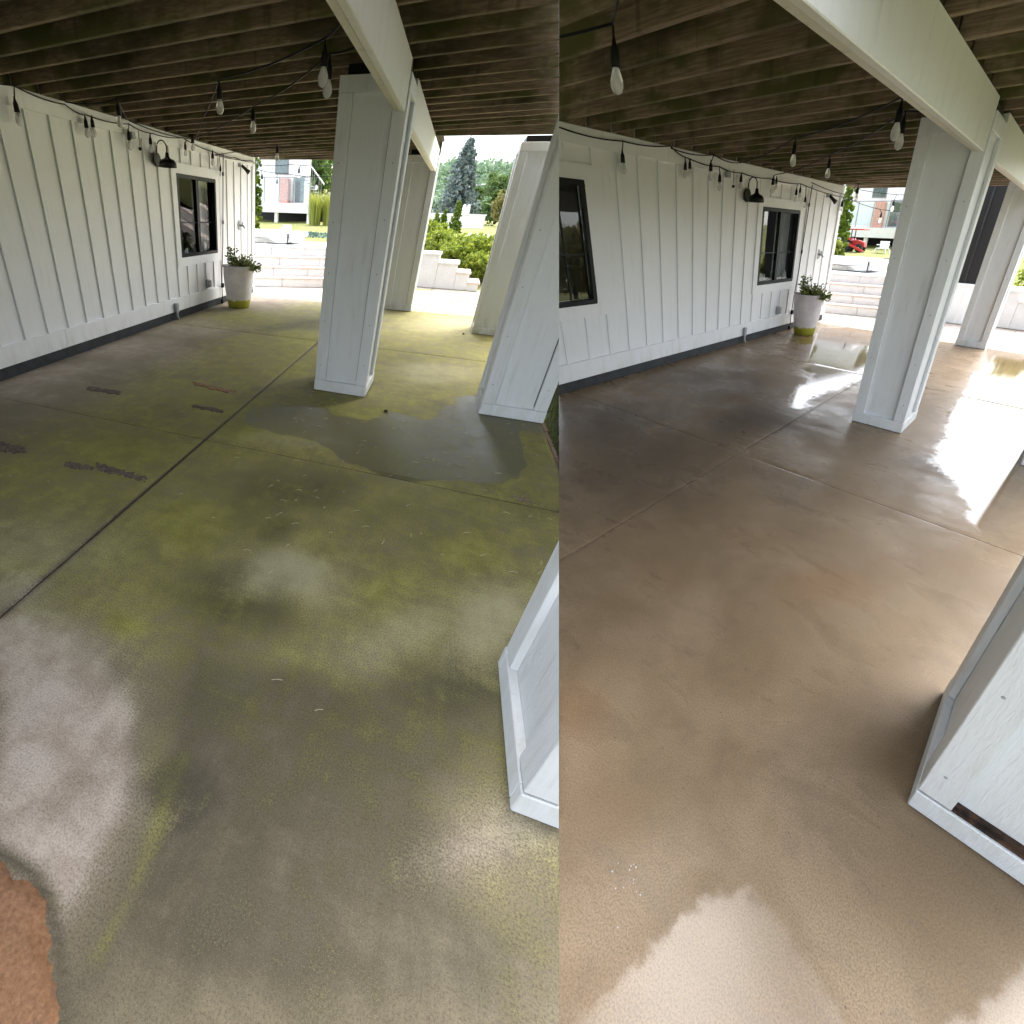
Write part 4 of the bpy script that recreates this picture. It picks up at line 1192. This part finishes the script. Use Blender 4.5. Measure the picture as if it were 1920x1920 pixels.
def crown_tree(s, name, base, box, n_cl, per, rcl, size, mat, label, cat, seed, group=None, trunk=0.12, shape=None):
    rng = np.random.default_rng(seed)
    shape = shape or (lambda p, r: 0.25 < np.linalg.norm(p) < 1.0 - 0.15 * r.random())
    t = empty(s, name, base, label, cat, group)
    mb = MB(); mb.cull = True
    mesh_leaves(mb, leaf_quads(clumps(n_cl, per, box, rcl, size, rng, shape), size, rng))
    if trunk:
        tr = MB(); tr.cull = True
        top = (box[0], box[1], box[2] + box[5] * 0.3)
        tr.tube([base, (base[0] + 0.05, base[1], (base[2] + top[2]) / 2), top], [trunk, trunk * 0.8, trunk * 0.35], 8)
        for _ in range(5):
            q = rng.uniform(-0.6, 0.6, 3)
            zt_ = base[2] + (top[2] - base[2]) * rng.uniform(0.4, 0.8)
            tr.tube([(box[0], box[1], zt_), (box[0] + q[0] * box[3], box[1] + q[1] * box[4], box[2] + abs(q[2]) * box[5])], [trunk * 0.4, trunk * 0.12], 6)
        build(s, 'trunk', tr, M['bark'], parent=t)
    build(s, 'crown', mb, M[mat], parent=t)
    return t

def cone_shape(p, r):
    h = (p[2] + 1) / 2
    return np.hypot(p[0], p[1]) < (1 - h) ** 0.8 * 0.95 + 0.05

def column_shape(p, r):
    h = (p[2] + 1) / 2
    return np.hypot(p[0], p[1]) < min(1, 2.2 * (1 - h) ** 0.7 + 0.08) * min(1, 0.6 + h * 2)

def spruce(s, base, hgt, rad, label, seed):
    rng = np.random.default_rng(seed)
    t = empty(s, 'spruce_tree', base, label, 'tree')
    tr = MB(); tr.tube([base, (base[0], base[1], base[2] + hgt)], [0.22, 0.02], 8)
    build(s, 'trunk', tr, M['bark'], parent=t)
    pts = []
    nl = 34
    for i in range(nl):
        f = i / nl
        z = base[2] + hgt * (0.03 + 0.97 * f)
        R = rad * (1 - f) ** 0.85 + 0.12
        nb = int(13 - 5 * f)
        a0 = rng.uniform(0, 6.28)
        for k in range(nb):
            a = a0 + 6.283 * k / nb + rng.normal(0, 0.2)
            L = R * rng.uniform(0.65, 1.15)
            m = 26
            q = rng.uniform(0.12, 1, m)
            droop = -0.22 * L * q ** 1.6 + 0.1 * L * np.maximum(0, q - 0.8)
            px = base[0] + np.cos(a) * L * q + rng.normal(0, 0.055, m) * (0.4 + q)
            py = base[1] + np.sin(a) * L * q + rng.normal(0, 0.055, m)
            pz = z + droop - np.abs(rng.normal(0, 0.1, m))
            pts.append(np.stack([px, py, pz], 1))
    V = leaf_quads(np.concatenate(pts), 0.26, rng, flatten=0.8, aspect=0.2)
    mb = MB(); mb.cull = True
    mesh_leaves(mb, V)
    build(s, 'crown', mb, M['spruce'], parent=t)

# left view, lawn side
s = 'L'
spruce(s, (3.75, 32, 1.3), 5.5, 2.1, 'tall blue spruce rising above the white wall beyond the posts', 3)
crown_tree(s, 'maple_tree', (7.0, 36, 1.3), (7.2, 36, 3.2, 2.0, 1.6, 2.1), 90, 60, 0.42, 0.2, 'tree', 'broad green maple tree behind the lawn-side post', 'tree', 21)
crown_tree(s, 'small_tree', (6.9, 28, 1.3), (6.9, 28, 2.3, 0.75, 0.7, 1.0), 36, 50, 0.3, 0.14, 'autumn', 'small yellowing tree below the maple', 'tree', 22, trunk=0.06)
crown_tree(s, 'slender_tree', (4.9, 34, 1.3), (4.9, 34, 2.7, 0.55, 0.5, 1.5), 40, 50, 0.3, 0.16, 'tree', 'slender green tree between the spruce and the maple', 'tree', 23, trunk=0.08, shape=column_shape)
for (bx, by, hh, rr, sd, ll) in ((4.05, 14, 1.35, 0.30, 31, 'tallest pointed arborvitae in front of the white wall'), (3.5, 14.4, 0.95, 0.24, 32, 'middle-sized arborvitae left of the tallest one'), (3.18, 14.6, 0.8, 0.24, 33, 'smallest arborvitae at the back post')):
    crown_tree(s, 'arborvitae', (bx, by, 1.05), (bx, by, 1.05 + hh / 2, rr * 1.15, rr * 1.15, hh / 2 * 1.08), 260, 26, 0.045, 0.055, 'arbor', ll, 'arborvitae', sd, 'arborvitae before the white wall', trunk=0.03, shape=cone_shape)
# juniper bank: separate spreading shrubs
jl = ['yellow-green juniper at the left end of the bank', 'juniper beside the stepped wall', 'bushy juniper in the middle of the bank', 'juniper partly hidden by the lawn-side post', 'golden juniper on the upper bank', 'low juniper spilling over the lowest cap']
for i, (bx, by, bz, rx, ry, rz) in enumerate(((3.75, 6.0, 0.95, 0.75, 0.7, 0.36), (4.25, 5.2, 0.72, 0.7, 0.6, 0.36), (4.85, 5.9, 0.95, 0.75, 0.8, 0.38), (5.5, 5.5, 0.85, 0.75, 0.8, 0.45), (3.2, 7.2, 1.25, 0.8, 0.8, 0.34), (5.0, 4.8, 0.5, 0.6, 0.5, 0.36))):
    crown_tree(s, 'juniper_shrub', (bx, by, lawn_z(bx, by)), (bx, by, bz, rx, ry, rz), 70, 46, 0.15, 0.075, 'shrub', jl[i], 'shrub', 41 + i, 'junipers on the bank', trunk=0.03)
# white wall with a chair-like top beyond
wwl = empty(s, 'garden_wall', (4, 20, 1.1), 'long white garden wall behind the arborvitae', 'wall')
build(s, 'wall_panel', MB().box(1.2, 5.5, 20, 20.4, 1.0, 1.80), M['housew'], parent=wwl)
build(s, 'wall_cap', MB().box(1.15, 5.55, 19.95, 20.45, 1.802, 1.86), M['housew'], parent=wwl)
gu = empty(s, 'white_planter_box', (4.4, 20.2, 1.86), 'small white object standing on top of the long white wall', 'ornament')
build(s, 'box', MB().box(4.2, 4.62, 20.05, 20.35, 1.862, 2.2), M['housew'], parent=gu)
build(s, 'knob', MB().lathe((4.3, 20.2, 2.2), [(0.06, 0), (0.08, 0.06), (0.01, 0.12)], 10).lathe((4.52, 20.2, 2.2), [(0.06, 0), (0.08, 0.06), (0.01, 0.12)], 10), M['housew'], parent=gu)
rk = MB()
for i in range(26):
    bx, by, r = random.uniform(4.8, 7.0), random.uniform(10, 13), random.uniform(0.08, 0.2)
    rk.lathe((bx, by, lawn_z(bx, by) - 0.04), [(r * 0.8, 0), (r, r * 0.3), (r * 0.6, r * 0.65), (0.01, r * 0.8)], 7)
build(s, 'rock_bed', rk, M['riser'], label='bed of pale rocks behind the juniper bank', kind='stuff')
cb = empty(s, 'overhead_cable', (5, 50, 5), 'pale cable crossing in front of the wooded hillside', 'cable')
build(s, 'cable', MB().tube(sag((2.5, 50, 4.6), (9, 50, 5.3), 0.1, 12), 0.05, 6), M['wire'], parent=cb)

def hillside(s, seed, x0, x1, lo=0.0, hi=1.0):
    rng = np.random.default_rng(seed)
    pts = []
    for _ in range(520):
        y = rng.uniform(60, 110)
        x = rng.uniform(x0, x1)
        z = lawn_z(x, y)
        r = rng.uniform(1.0, 2.0)
        d = rng.normal(0, 1, (90, 3)); d /= np.linalg.norm(d, axis=1)[:, None]
        d *= r * (rng.uniform(0.5, 1, 90)[:, None])
        pts.append(np.array([x, y, z + r * 0.7]) + d)
    mb = MB(); mb.cull = True
    mesh_leaves(mb, leaf_quads(np.concatenate(pts), 0.5, rng, aspect=0.5))
    build(s, 'wooded_hillside', mb, M['hill'], label=lab(s, 'wooded hillside far behind the spruce', 'wooded hillside far behind the right porch'), kind='stuff')
hillside('L', 61, -14, 24)

# both views: garden beyond the steps
for s in 'LR':
    crown_tree(s, 'columnar_arborvitae', (-3.25, 8, 0.95), (-3.28, 8, 2.25, 0.24, 0.24, 1.4), 130, 44, 0.08, 0.075, 'arbor', lab(s, 'tall narrow arborvitae just past the left wall corner', 'tall narrow arborvitae just past the right wall corner'), 'arborvitae', 51, trunk=0.04, shape=column_shape)
    crown_tree(s, 'yellow_shrub', (-3.35, 7.6, 0.95), (-3.35, 7.6, 1.32, 0.3, 0.3, 0.28), 30, 40, 0.1, 0.06, 'ograss', lab(s, 'yellow shrub at the foot of the left narrow arborvitae', 'yellow shrub at the foot of the right narrow arborvitae'), 'shrub', 52, trunk=0.02)
    # neighbour house with raised deck
    nh = empty(s, 'neighbour_house', (-5, 15.5, 1.1), lab(s, 'white house with raised glass railed deck beyond the left steps', 'white house with raised glass railed deck beyond the right steps'), 'house')
    build(s, 'deck_fascia', MB().box(-6.9, -2.9, 14.0, 14.06, 1.6, 2.02), M['housew'], parent=nh)
    build(s, 'deck_floor', MB().box(-6.9, -2.9, 14.061, 17.3, 1.9, 2.0), M['housew'], parent=nh)
    for xx in (-6.7, -4.75, -3.02):
        build(s, 'deck_post', MB().box(xx, xx + 0.17, 14.1, 14.27, 1.0, 1.899), M['housew'], parent=nh)
    build(s, 'under_deck_shade', MB().box(-6.9, -2.7, 16.4, 16.45, 0.9, 1.898), M['blackcloth'], parent=nh)  # black sheet stands in for the shade under the deck
    for i in range(6):
        xx = -6.9 + i * 0.79
        build(s, 'rail_post', MB().box(xx, xx + 0.045, 14.02, 14.065, 2.021, 3.05), M['rail'], parent=nh)
        if i < 5:
            build(s, 'rail_pane', MB().box(xx + 0.06, xx + 0.775, 14.035, 14.047, 2.1, 3.0), M['railglass'], parent=nh)
    build(s, 'top_rail', MB().box(-6.9, -2.9, 14.015, 14.07, 3.051, 3.09), M['rail'], parent=nh)
    hwl = build(s, 'wall', MB().box(-12, -4.0, 17.4, 17.6, 0.9, 5.6), M['housew'], parent=nh)
    for xa, xb, za, zb_ in ((-6.0, -5.2, 3.4, 4.2), (-4.9, -4.25, 2.1, 3.3)):
        w = build(s, 'window', MB().box(xa, xb, 17.36, 17.398, za, zb_), M['roof'], parent=nh)
        if w: build(s, 'pane', MB().box(xa + 0.06, xb - 0.06, 17.34, 17.358, za + 0.06, zb_ - 0.06), M['railglass'], parent=w)
    build(s, 'brick_pier', MB().box(-5.55, -5.05, 16.9, 17.35, 2.001, 3.2), M['brick'], parent=nh)
    build(s, 'roof', MB().prism_y([(-12.3, 5.5), (-3.7, 5.5), (-8, 7.4)], 17.2, 24), M['roof'], parent=nh)
    # outside stair with balusters
    for i in range(9):
        xx = -4.0 + i * 0.13
        zz = 4.2 - i * 0.13
        build(s, 'stair_tread', MB().box(xx, xx + 0.15, 16.0, 16.6, zz - 1.0, zz - 0.96), M['roof'], parent=nh)
        build(s, 'baluster', MB().box(xx + 0.05, xx + 0.065, 15.98, 15.995, zz - 0.99, zz - 0.1), M['rail'], parent=nh)
    build(s, 'stair_rail', MB().prism_y([(-4.05, 4.25), (-4.05, 4.18), (-2.75, 2.88), (-2.75, 2.95)], 15.96, 16.01), M['housew'], parent=nh)
    build(s, 'umbrella_pole', MB().tube([(-6.2, 15, 2.0), (-6.2, 15, 4.6)], 0.03, 8), M['rail'], parent=nh)
    # ornamental grass clumps
    rng = np.random.default_rng(71)
    for ci, (gx, gy, ll) in enumerate(((-2.35, 13.2, 'nearer tall yellow-green ornamental grass clump'), (-1.75, 13.5, 'right-hand tall ornamental grass clump beside the porch post'))):
        mb = MB(); mb.cull = True
        for i in range(420):
            a = rng.uniform(0, 6.28); r0 = rng.uniform(0, 0.28)
            p = np.array([gx + r0 * math.cos(a), gy + r0 * math.sin(a), 1.1])
            h = rng.uniform(0.9, 1.5); o = rng.uniform(0.05, 0.4)
            d = np.array([math.cos(a), math.sin(a), 0]); w = np.array([-d[1], d[0], 0]) * 0.018
            m1 = p + d * o * 0.3 + np.array([0, 0, h * 0.6]); m2 = p + d * o + np.array([0, 0, h])
            mb.add([p - w, p + w, m1 + w * 0.8, m1 - w * 0.8, m2], [(0, 1, 2, 3), (3, 2, 4)])
        g = empty(s, 'ornamental_grass', (gx, gy, 1.1), ll + lab(s, ' in the left view', ' in the right view'), 'grass', 'ornamental grass by the raised deck')
        build(s, 'blades', mb, M['ograss'], parent=g)
    tl = ['rounded green tree above the raised deck', 'dark green tree right of the raised deck', 'green tree behind the ornamental grass']
    for i, (tx, ty, tz, rx, rz) in enumerate(((-11.0, 36, 5.0, 2.6, 2.8), (-8.0, 33, 4.6, 2.2, 2.6), (-5.2, 38, 4.2, 2.4, 2.6))):
        crown_tree(s, 'garden_tree', (tx, ty, 1.3), (tx, ty, tz, rx, 1.8, rz), 90, 50, 0.5, 0.26, 'tree', tl[i] + lab(s, ' at left', ' at right'), 'tree', 81 + i, 'trees behind the neighbour house')
    # pale tank-like white blocks right of the deck (white fence)
    wf = empty(s, 'white_fence', (-2.2, 24, 1.2), lab(s, 'white fence pieces behind the left ornamental grass', 'white fence pieces behind the right ornamental grass'), 'fence')
    for i in range(3):
        build(s, 'fence_panel', MB().box(-4.6 + i * 1.1, -3.7 + i * 1.1, 24, 24.06, 1.2, 2.9 - 0.1 * i), M['housew'], parent=wf)
    tcg = MB(); tcg.cull = True
    rng = np.random.default_rng(91)
    c = np.stack([rng.uniform(-1.6, 0.6, 900), rng.uniform(6.5, 8.6, 900), np.zeros(900)], 1)
    c[:, 2] = [lawn_z(a, b) + 0.03 for a, b in c[:, :2]]
    mesh_leaves(tcg, leaf_quads(c, 0.07, rng))
    build(s, 'ground_cover', tcg, M['teal'], label=lab(s, 'blue-green ground cover on the left lawn', 'blue-green ground cover on the right lawn'), kind='stuff')

# white lawn chairs
def lawn_chair(s, c, label, sc_=1.0):
    x, y, z = c
    t = empty(s, 'lawn_chair', c, label, 'chair', 'white lawn chairs')
    q = 0.42 * sc_
    build(s, 'seat', MB().box(x, x + q, y, y + q, z + 0.18 * sc_, z + 0.21 * sc_), M['plastic'], parent=t)
    mb = MB()
    for i in range(4):
        mb.box(x + i * q / 4 + 0.008, x + (i + 1) * q / 4 - 0.008, y + q - 0.02, y + q, z + 0.22 * sc_, z + 0.42 * sc_)
    mb.box(x, x + q, y + q - 0.022, y + q + 0.002, z + 0.42 * sc_, z + 0.46 * sc_)
    build(s, 'backrest', mb, M['plastic'], parent=t)
    for a in (0, 1):
        for b in (0, 1):
            build(s, 'leg', MB().tube([(x + a * q, y + b * q, z + 0.2 * sc_), (x + a * q + (a - 0.5) * 0.12, y + b * q + (b - 0.5) * 0.1, z)], 0.02, 6), M['plastic'], parent=t)
        build(s, 'armrest', MB().box(x + a * q - 0.02, x + a * q + 0.02, y, y + q, z + 0.31 * sc_, z + 0.33 * sc_), M['plastic'], parent=t)
lawn_chair('R', (-2.92, 11.0, 1.05), 'white lawn chair on the grass beside the red tractor')
lawn_chair('L', (-1.62, 6.3, 0.90), 'white lawn chair lying low on the lawn above the left steps', 0.75)

# red tractor
s = 'R'
tc = empty(s, 'tractor', (-4.0, 11, 1.05), 'small red tractor with canopy parked on the lawn', 'tractor')
def wheel(cx, cyy, r, w):
    wz = 1.05 + r
    mb = MB().lathe((cx, cyy, wz), [(r * 0.5, -w / 2), (r * 0.92, -w / 2), (r, -w / 3), (r, w / 3), (r * 0.92, w / 2), (r * 0.5, w / 2)], 20, axis=1)
    for k in range(12):
        a = k * math.pi / 6
        ca, sa = math.cos(a), math.sin(a)
        mb.obox((cx + r * 0.97 * ca - 0.02 * sa, cyy - w / 2, wz + r * 0.97 * sa + 0.02 * ca), (0.04 * sa, 0, -0.04 * ca), (0, w, 0), (0.03 * ca, 0, 0.03 * sa))
    t = build(s, 'wheel', mb, M['tyre'], parent=tc)
    if t: build(s, 'rim', MB().lathe((cx, cyy, wz), [(0.02, -w / 2 - 0.01), (r * 0.52, -w / 2 + 0.01), (r * 0.52, w / 2 - 0.01), (0.02, w / 2 + 0.01)], 16, axis=1), M['rim'], parent=t)
for yy in (10.85, 11.4): wheel(-4.28, yy, 0.24, 0.16)
for yy in (10.9, 11.35): wheel(-3.68, yy, 0.15, 0.1)
build(s, 'hood', MB().prism_y([(-4.1, 1.22), (-4.1, 1.5), (-3.85, 1.52), (-3.5, 1.44), (-3.46, 1.25)], 10.98, 11.26), M['red'], parent=tc, bevel=0.03)
build(s, 'fender', MB().prism_y([(-4.5, 1.5), (-4.4, 1.58), (-4.15, 1.58), (-4.05, 1.48), (-4.15, 1.52), (-4.4, 1.52)], 10.76, 11.5), M['red'], parent=tc)
build(s, 'loader_arm', MB().prism_y([(-4.15, 1.4), (-3.5, 1.18), (-3.35, 1.1), (-3.45, 1.07), (-4.18, 1.33)], 10.7, 10.76), M['red'], parent=tc)
build(s, 'seat', MB().box(-4.38, -4.2, 11.02, 11.22, 1.45, 1.5).box(-4.41, -4.37, 11.02, 11.22, 1.5, 1.68), M['blackmetal'], parent=tc)
build(s, 'roll_bar', MB().tube([(-4.12, 10.9, 1.3), (-4.12, 10.9, 1.88)], 0.022, 6).tube([(-4.12, 11.34, 1.3), (-4.12, 11.34, 1.88)], 0.022, 6), M['blackmetal'], parent=tc)
build(s, 'canopy', MB().box(-4.25, -3.55, 10.75, 11.5, 1.881, 1.925), M['red'], parent=tc, bevel=0.015)
build(s, 'steering_wheel', MB().tube([(-4.0, 11.12, 1.45), (-4.08, 11.12, 1.62)], 0.014, 6).lathe((-4.09, 11.12, 1.62), [(0.06, -0.01), (0.085, -0.008), (0.085, 0.008), (0.06, 0.01)], 14), M['blackmetal'], parent=tc)

crown_tree('R', 'garden_tree', (10.6, 0.9, -0.05), (10.6, 0.9, 1.7, 1.5, 1.3, 1.3), 70, 44, 0.4, 0.2, 'autumn', 'yellow-green garden tree mirrored in the washed porch window', 'tree', 99, trunk=0.09)
# right view: shrubs behind the stepped wall
for i, (bx, by, bz, rx) in enumerate(((4.0, 4.6, 1.05, 0.7), (4.9, 4.4, 0.95, 0.7))):
    crown_tree('R', 'juniper_shrub', (bx, by, 0.2), (bx, by, bz, rx, 0.6, 0.5), 80, 46, 0.15, 0.075, 'shrub', ['green juniper showing past the right-hand post', 'second juniper at the far right edge'][i], 'shrub', 95 + i, 'junipers past the right porch', trunk=0.03)

# ------------------------------------------------------------------ small things on the left floor
from mathutils import noise as mnoise
def patch(poly, soft, amp, freq, hmax, step, seed=0.0, pad=0.06, lift=0.05):
    """low ragged crust of dirt: a height field that dips under the slab at its edge"""
    P_ = np.array(poly)
    xs = lin(P_[:, 0].min() - pad, P_[:, 0].max() + pad, step); ys = lin(P_[:, 1].min() - pad, P_[:, 1].max() + pad, step)
    G = np.array([(x_, y_, 0.0) for y_ in ys for x_ in xs])
    d = inpoly(G, poly, soft)
    nx = len(xs); mb = MB()
    z = np.array([(q - 0.5) * lift + mnoise.fractal(Vector((x_ * freq, y_ * freq, seed)), 0.8, 2.1, 5) * amp for (x_, y_, _), q in zip(G, d)])
    zz = np.clip(z, -0.004, hmax)
    mb.v = [(G[i, 0], G[i, 1], zz[i]) for i in range(len(G))]
    mb.f = [f for f in ((j * nx + i, j * nx + i + 1, (j + 1) * nx + i + 1, (j + 1) * nx + i) for j in range(len(ys) - 1) for i in range(nx - 1)) if max(z[k_] for k_ in f) > 0]
    mb.open = True
    return mb
MUD = [([(2.08,-7.9),(2.52,-7.92),(2.55,-7.98),(2.15,-7.99)], 'mud', 'longest dark mud smear beside the long floor joint'),
       ([(1.85,-7.97),(2.09,-7.95),(2.12,-8.0),(1.91,-8.05)], 'mud', 'short dark mud smear left of the longest one'),
       ([(1.05,-7.94),(1.37,-7.91),(1.53,-7.98),(1.31,-8.06)], 'mud', 'dark mud smear at the left picture edge'),
       ([(0.93,-6.64),(1.33,-6.62),(1.36,-6.71),(0.99,-6.74)], 'mud', 'narrow mud smear nearest the wall'),
       ([(1.82,-6.05),(2.37,-6.12),(2.35,-6.22),(1.91,-6.14)], 'rustmud', 'rust-orange mud smear near the long joint'),
       ([(2.16,-6.62),(2.5,-6.64),(2.53,-6.71),(2.19,-6.7)], 'mud', 'greyish mud smear touching the long joint')]
for i, (p, mt, ll) in enumerate(MUD):
    build('L', 'mud_smear', patch(p, 0.045, 0.014, 24, 0.006, 0.006, 3.7 * i), M[mt], label=ll, cat='mud', group='mud smears on the green floor')
build('L', 'clay_heap', patch(CL, 0.06, 0.009, 13, 0.012, 0.006), M['clay'], label='orange clay dirt heap at the lower left corner', cat='dirt', smooth=True)
tw = empty('L', 'twig', (4.99, -7.21, 0), 'small forked twig lying on the floor joint near the lawn', 'twig')
rng = np.random.default_rng(7)
for i, (dx, dy, ln, r) in enumerate(((0.7, -0.3, 0.11, 0.006), (-0.6, 0.5, 0.1, 0.005), (0.5, 0.8, 0.14, 0.003), (0.9, 0.1, 0.07, 0.008), (-0.2, -0.9, 0.05, 0.007), (-0.9, 0.2, 0.06, 0.004))):
    c0 = np.array([4.99, -7.21, 0.012])
    build('L', 'branch', MB().tube([c0, c0 + np.array([dx * ln * 0.5, dy * ln * 0.5, 0.012]), c0 + np.array([dx * ln, dy * ln, 0.004])], [r, r * 0.8, r * 0.5], 6), M['twig'], parent=tw)
cl = MB(); cl.cull = True
rng = np.random.default_rng(9)
for i in range(170):
    if i < 110: x_, y_ = rng.uniform(2.7, 5.2), rng.uniform(-8.2, -5.4)
    else: x_, y_ = rng.uniform(0.8, 5.0), rng.uniform(-9.3, -5.0)
    a = rng.normal(0.6, 0.5); ln = rng.uniform(0.015, 0.05)
    dx, dy = math.cos(a) * ln, math.sin(a) * ln
    cl.tube([(x_, y_, 0.004), (x_ + dx * 0.5, y_ + dy * 0.5, 0.009), (x_ + dx, y_ + dy, 0.004)], 0.0016, 4)
build('L', 'grass_clippings', cl, M['straw'], label='dry grass clippings scattered over the green stained floor', kind='stuff')
gb = MB(); gb.cull = True
for i in range(9000):
    x_, y_ = 5.36 + rng.uniform(0, 1) ** 1.5 * 2.2, rng.uniform(-8.5, 1.5)
    h = rng.uniform(0.03, 0.075); a = rng.uniform(0, 6.28)
    dx, dy = math.cos(a) * 0.004, math.sin(a) * 0.004
    lx, ly = rng.normal(0, 0.015, 2)
    gb.add([(x_ - dx, y_ - dy, -0.05), (x_ + dx, y_ + dy, -0.05), (x_ + lx, y_ + ly, -0.045 + h)], [(0, 1, 2)])
build('L', 'grass_blades', gb, M['blade'], label='short grass blades of the lawn strip beside the slab', kind='stuff')
pb = MB()
for (x_, y_) in ((4.66, -2.17), (3.93, -6.02)):
    pb = MB().lathe((x_, y_, 0.001), [(0.012, 0), (0.02, 0.008), (0.012, 0.018), (0.002, 0.022)], 8)
    build('L', 'pebble', pb, M['soil'] if y_ > -7 else M['riser'], label={-2.17: 'dark pebble before the mossy post', -6.02: 'dark pebble in the wet patch', -7.28: 'pale pebble on the cross joint'}[y_], cat='pebble', group='pebbles on the green floor')

# bubbles and droplets on the washed floor
bub = MB(); bub.cull = True
rng = np.random.default_rng(13)

for i in range(46):
    x_, y_ = (rng.normal(4.10, 0.035), rng.normal(-9.97, 0.03)) if i < 18 else (rng.normal(4.35, 0.12), rng.normal(-9.25, 0.12))
    r = rng.uniform(0.0008, 0.003) if i < 18 else rng.uniform(0.0006, 0.0018)
    bub.lathe((x_, y_, 0.0005), [(r, 0), (r * 0.8, r * 0.5), (r * 0.2, r * 0.8)], 8)
build('R', 'water_bubbles', bub, M['bulb'], label='small pale water bubbles on the washed floor', kind='stuff')

# no haze in the air; the hillside's leaf colours carry it
for o in bpy.data.objects:
    if o.type == 'EMPTY' and not o.children:
        bpy.data.objects.remove(o)
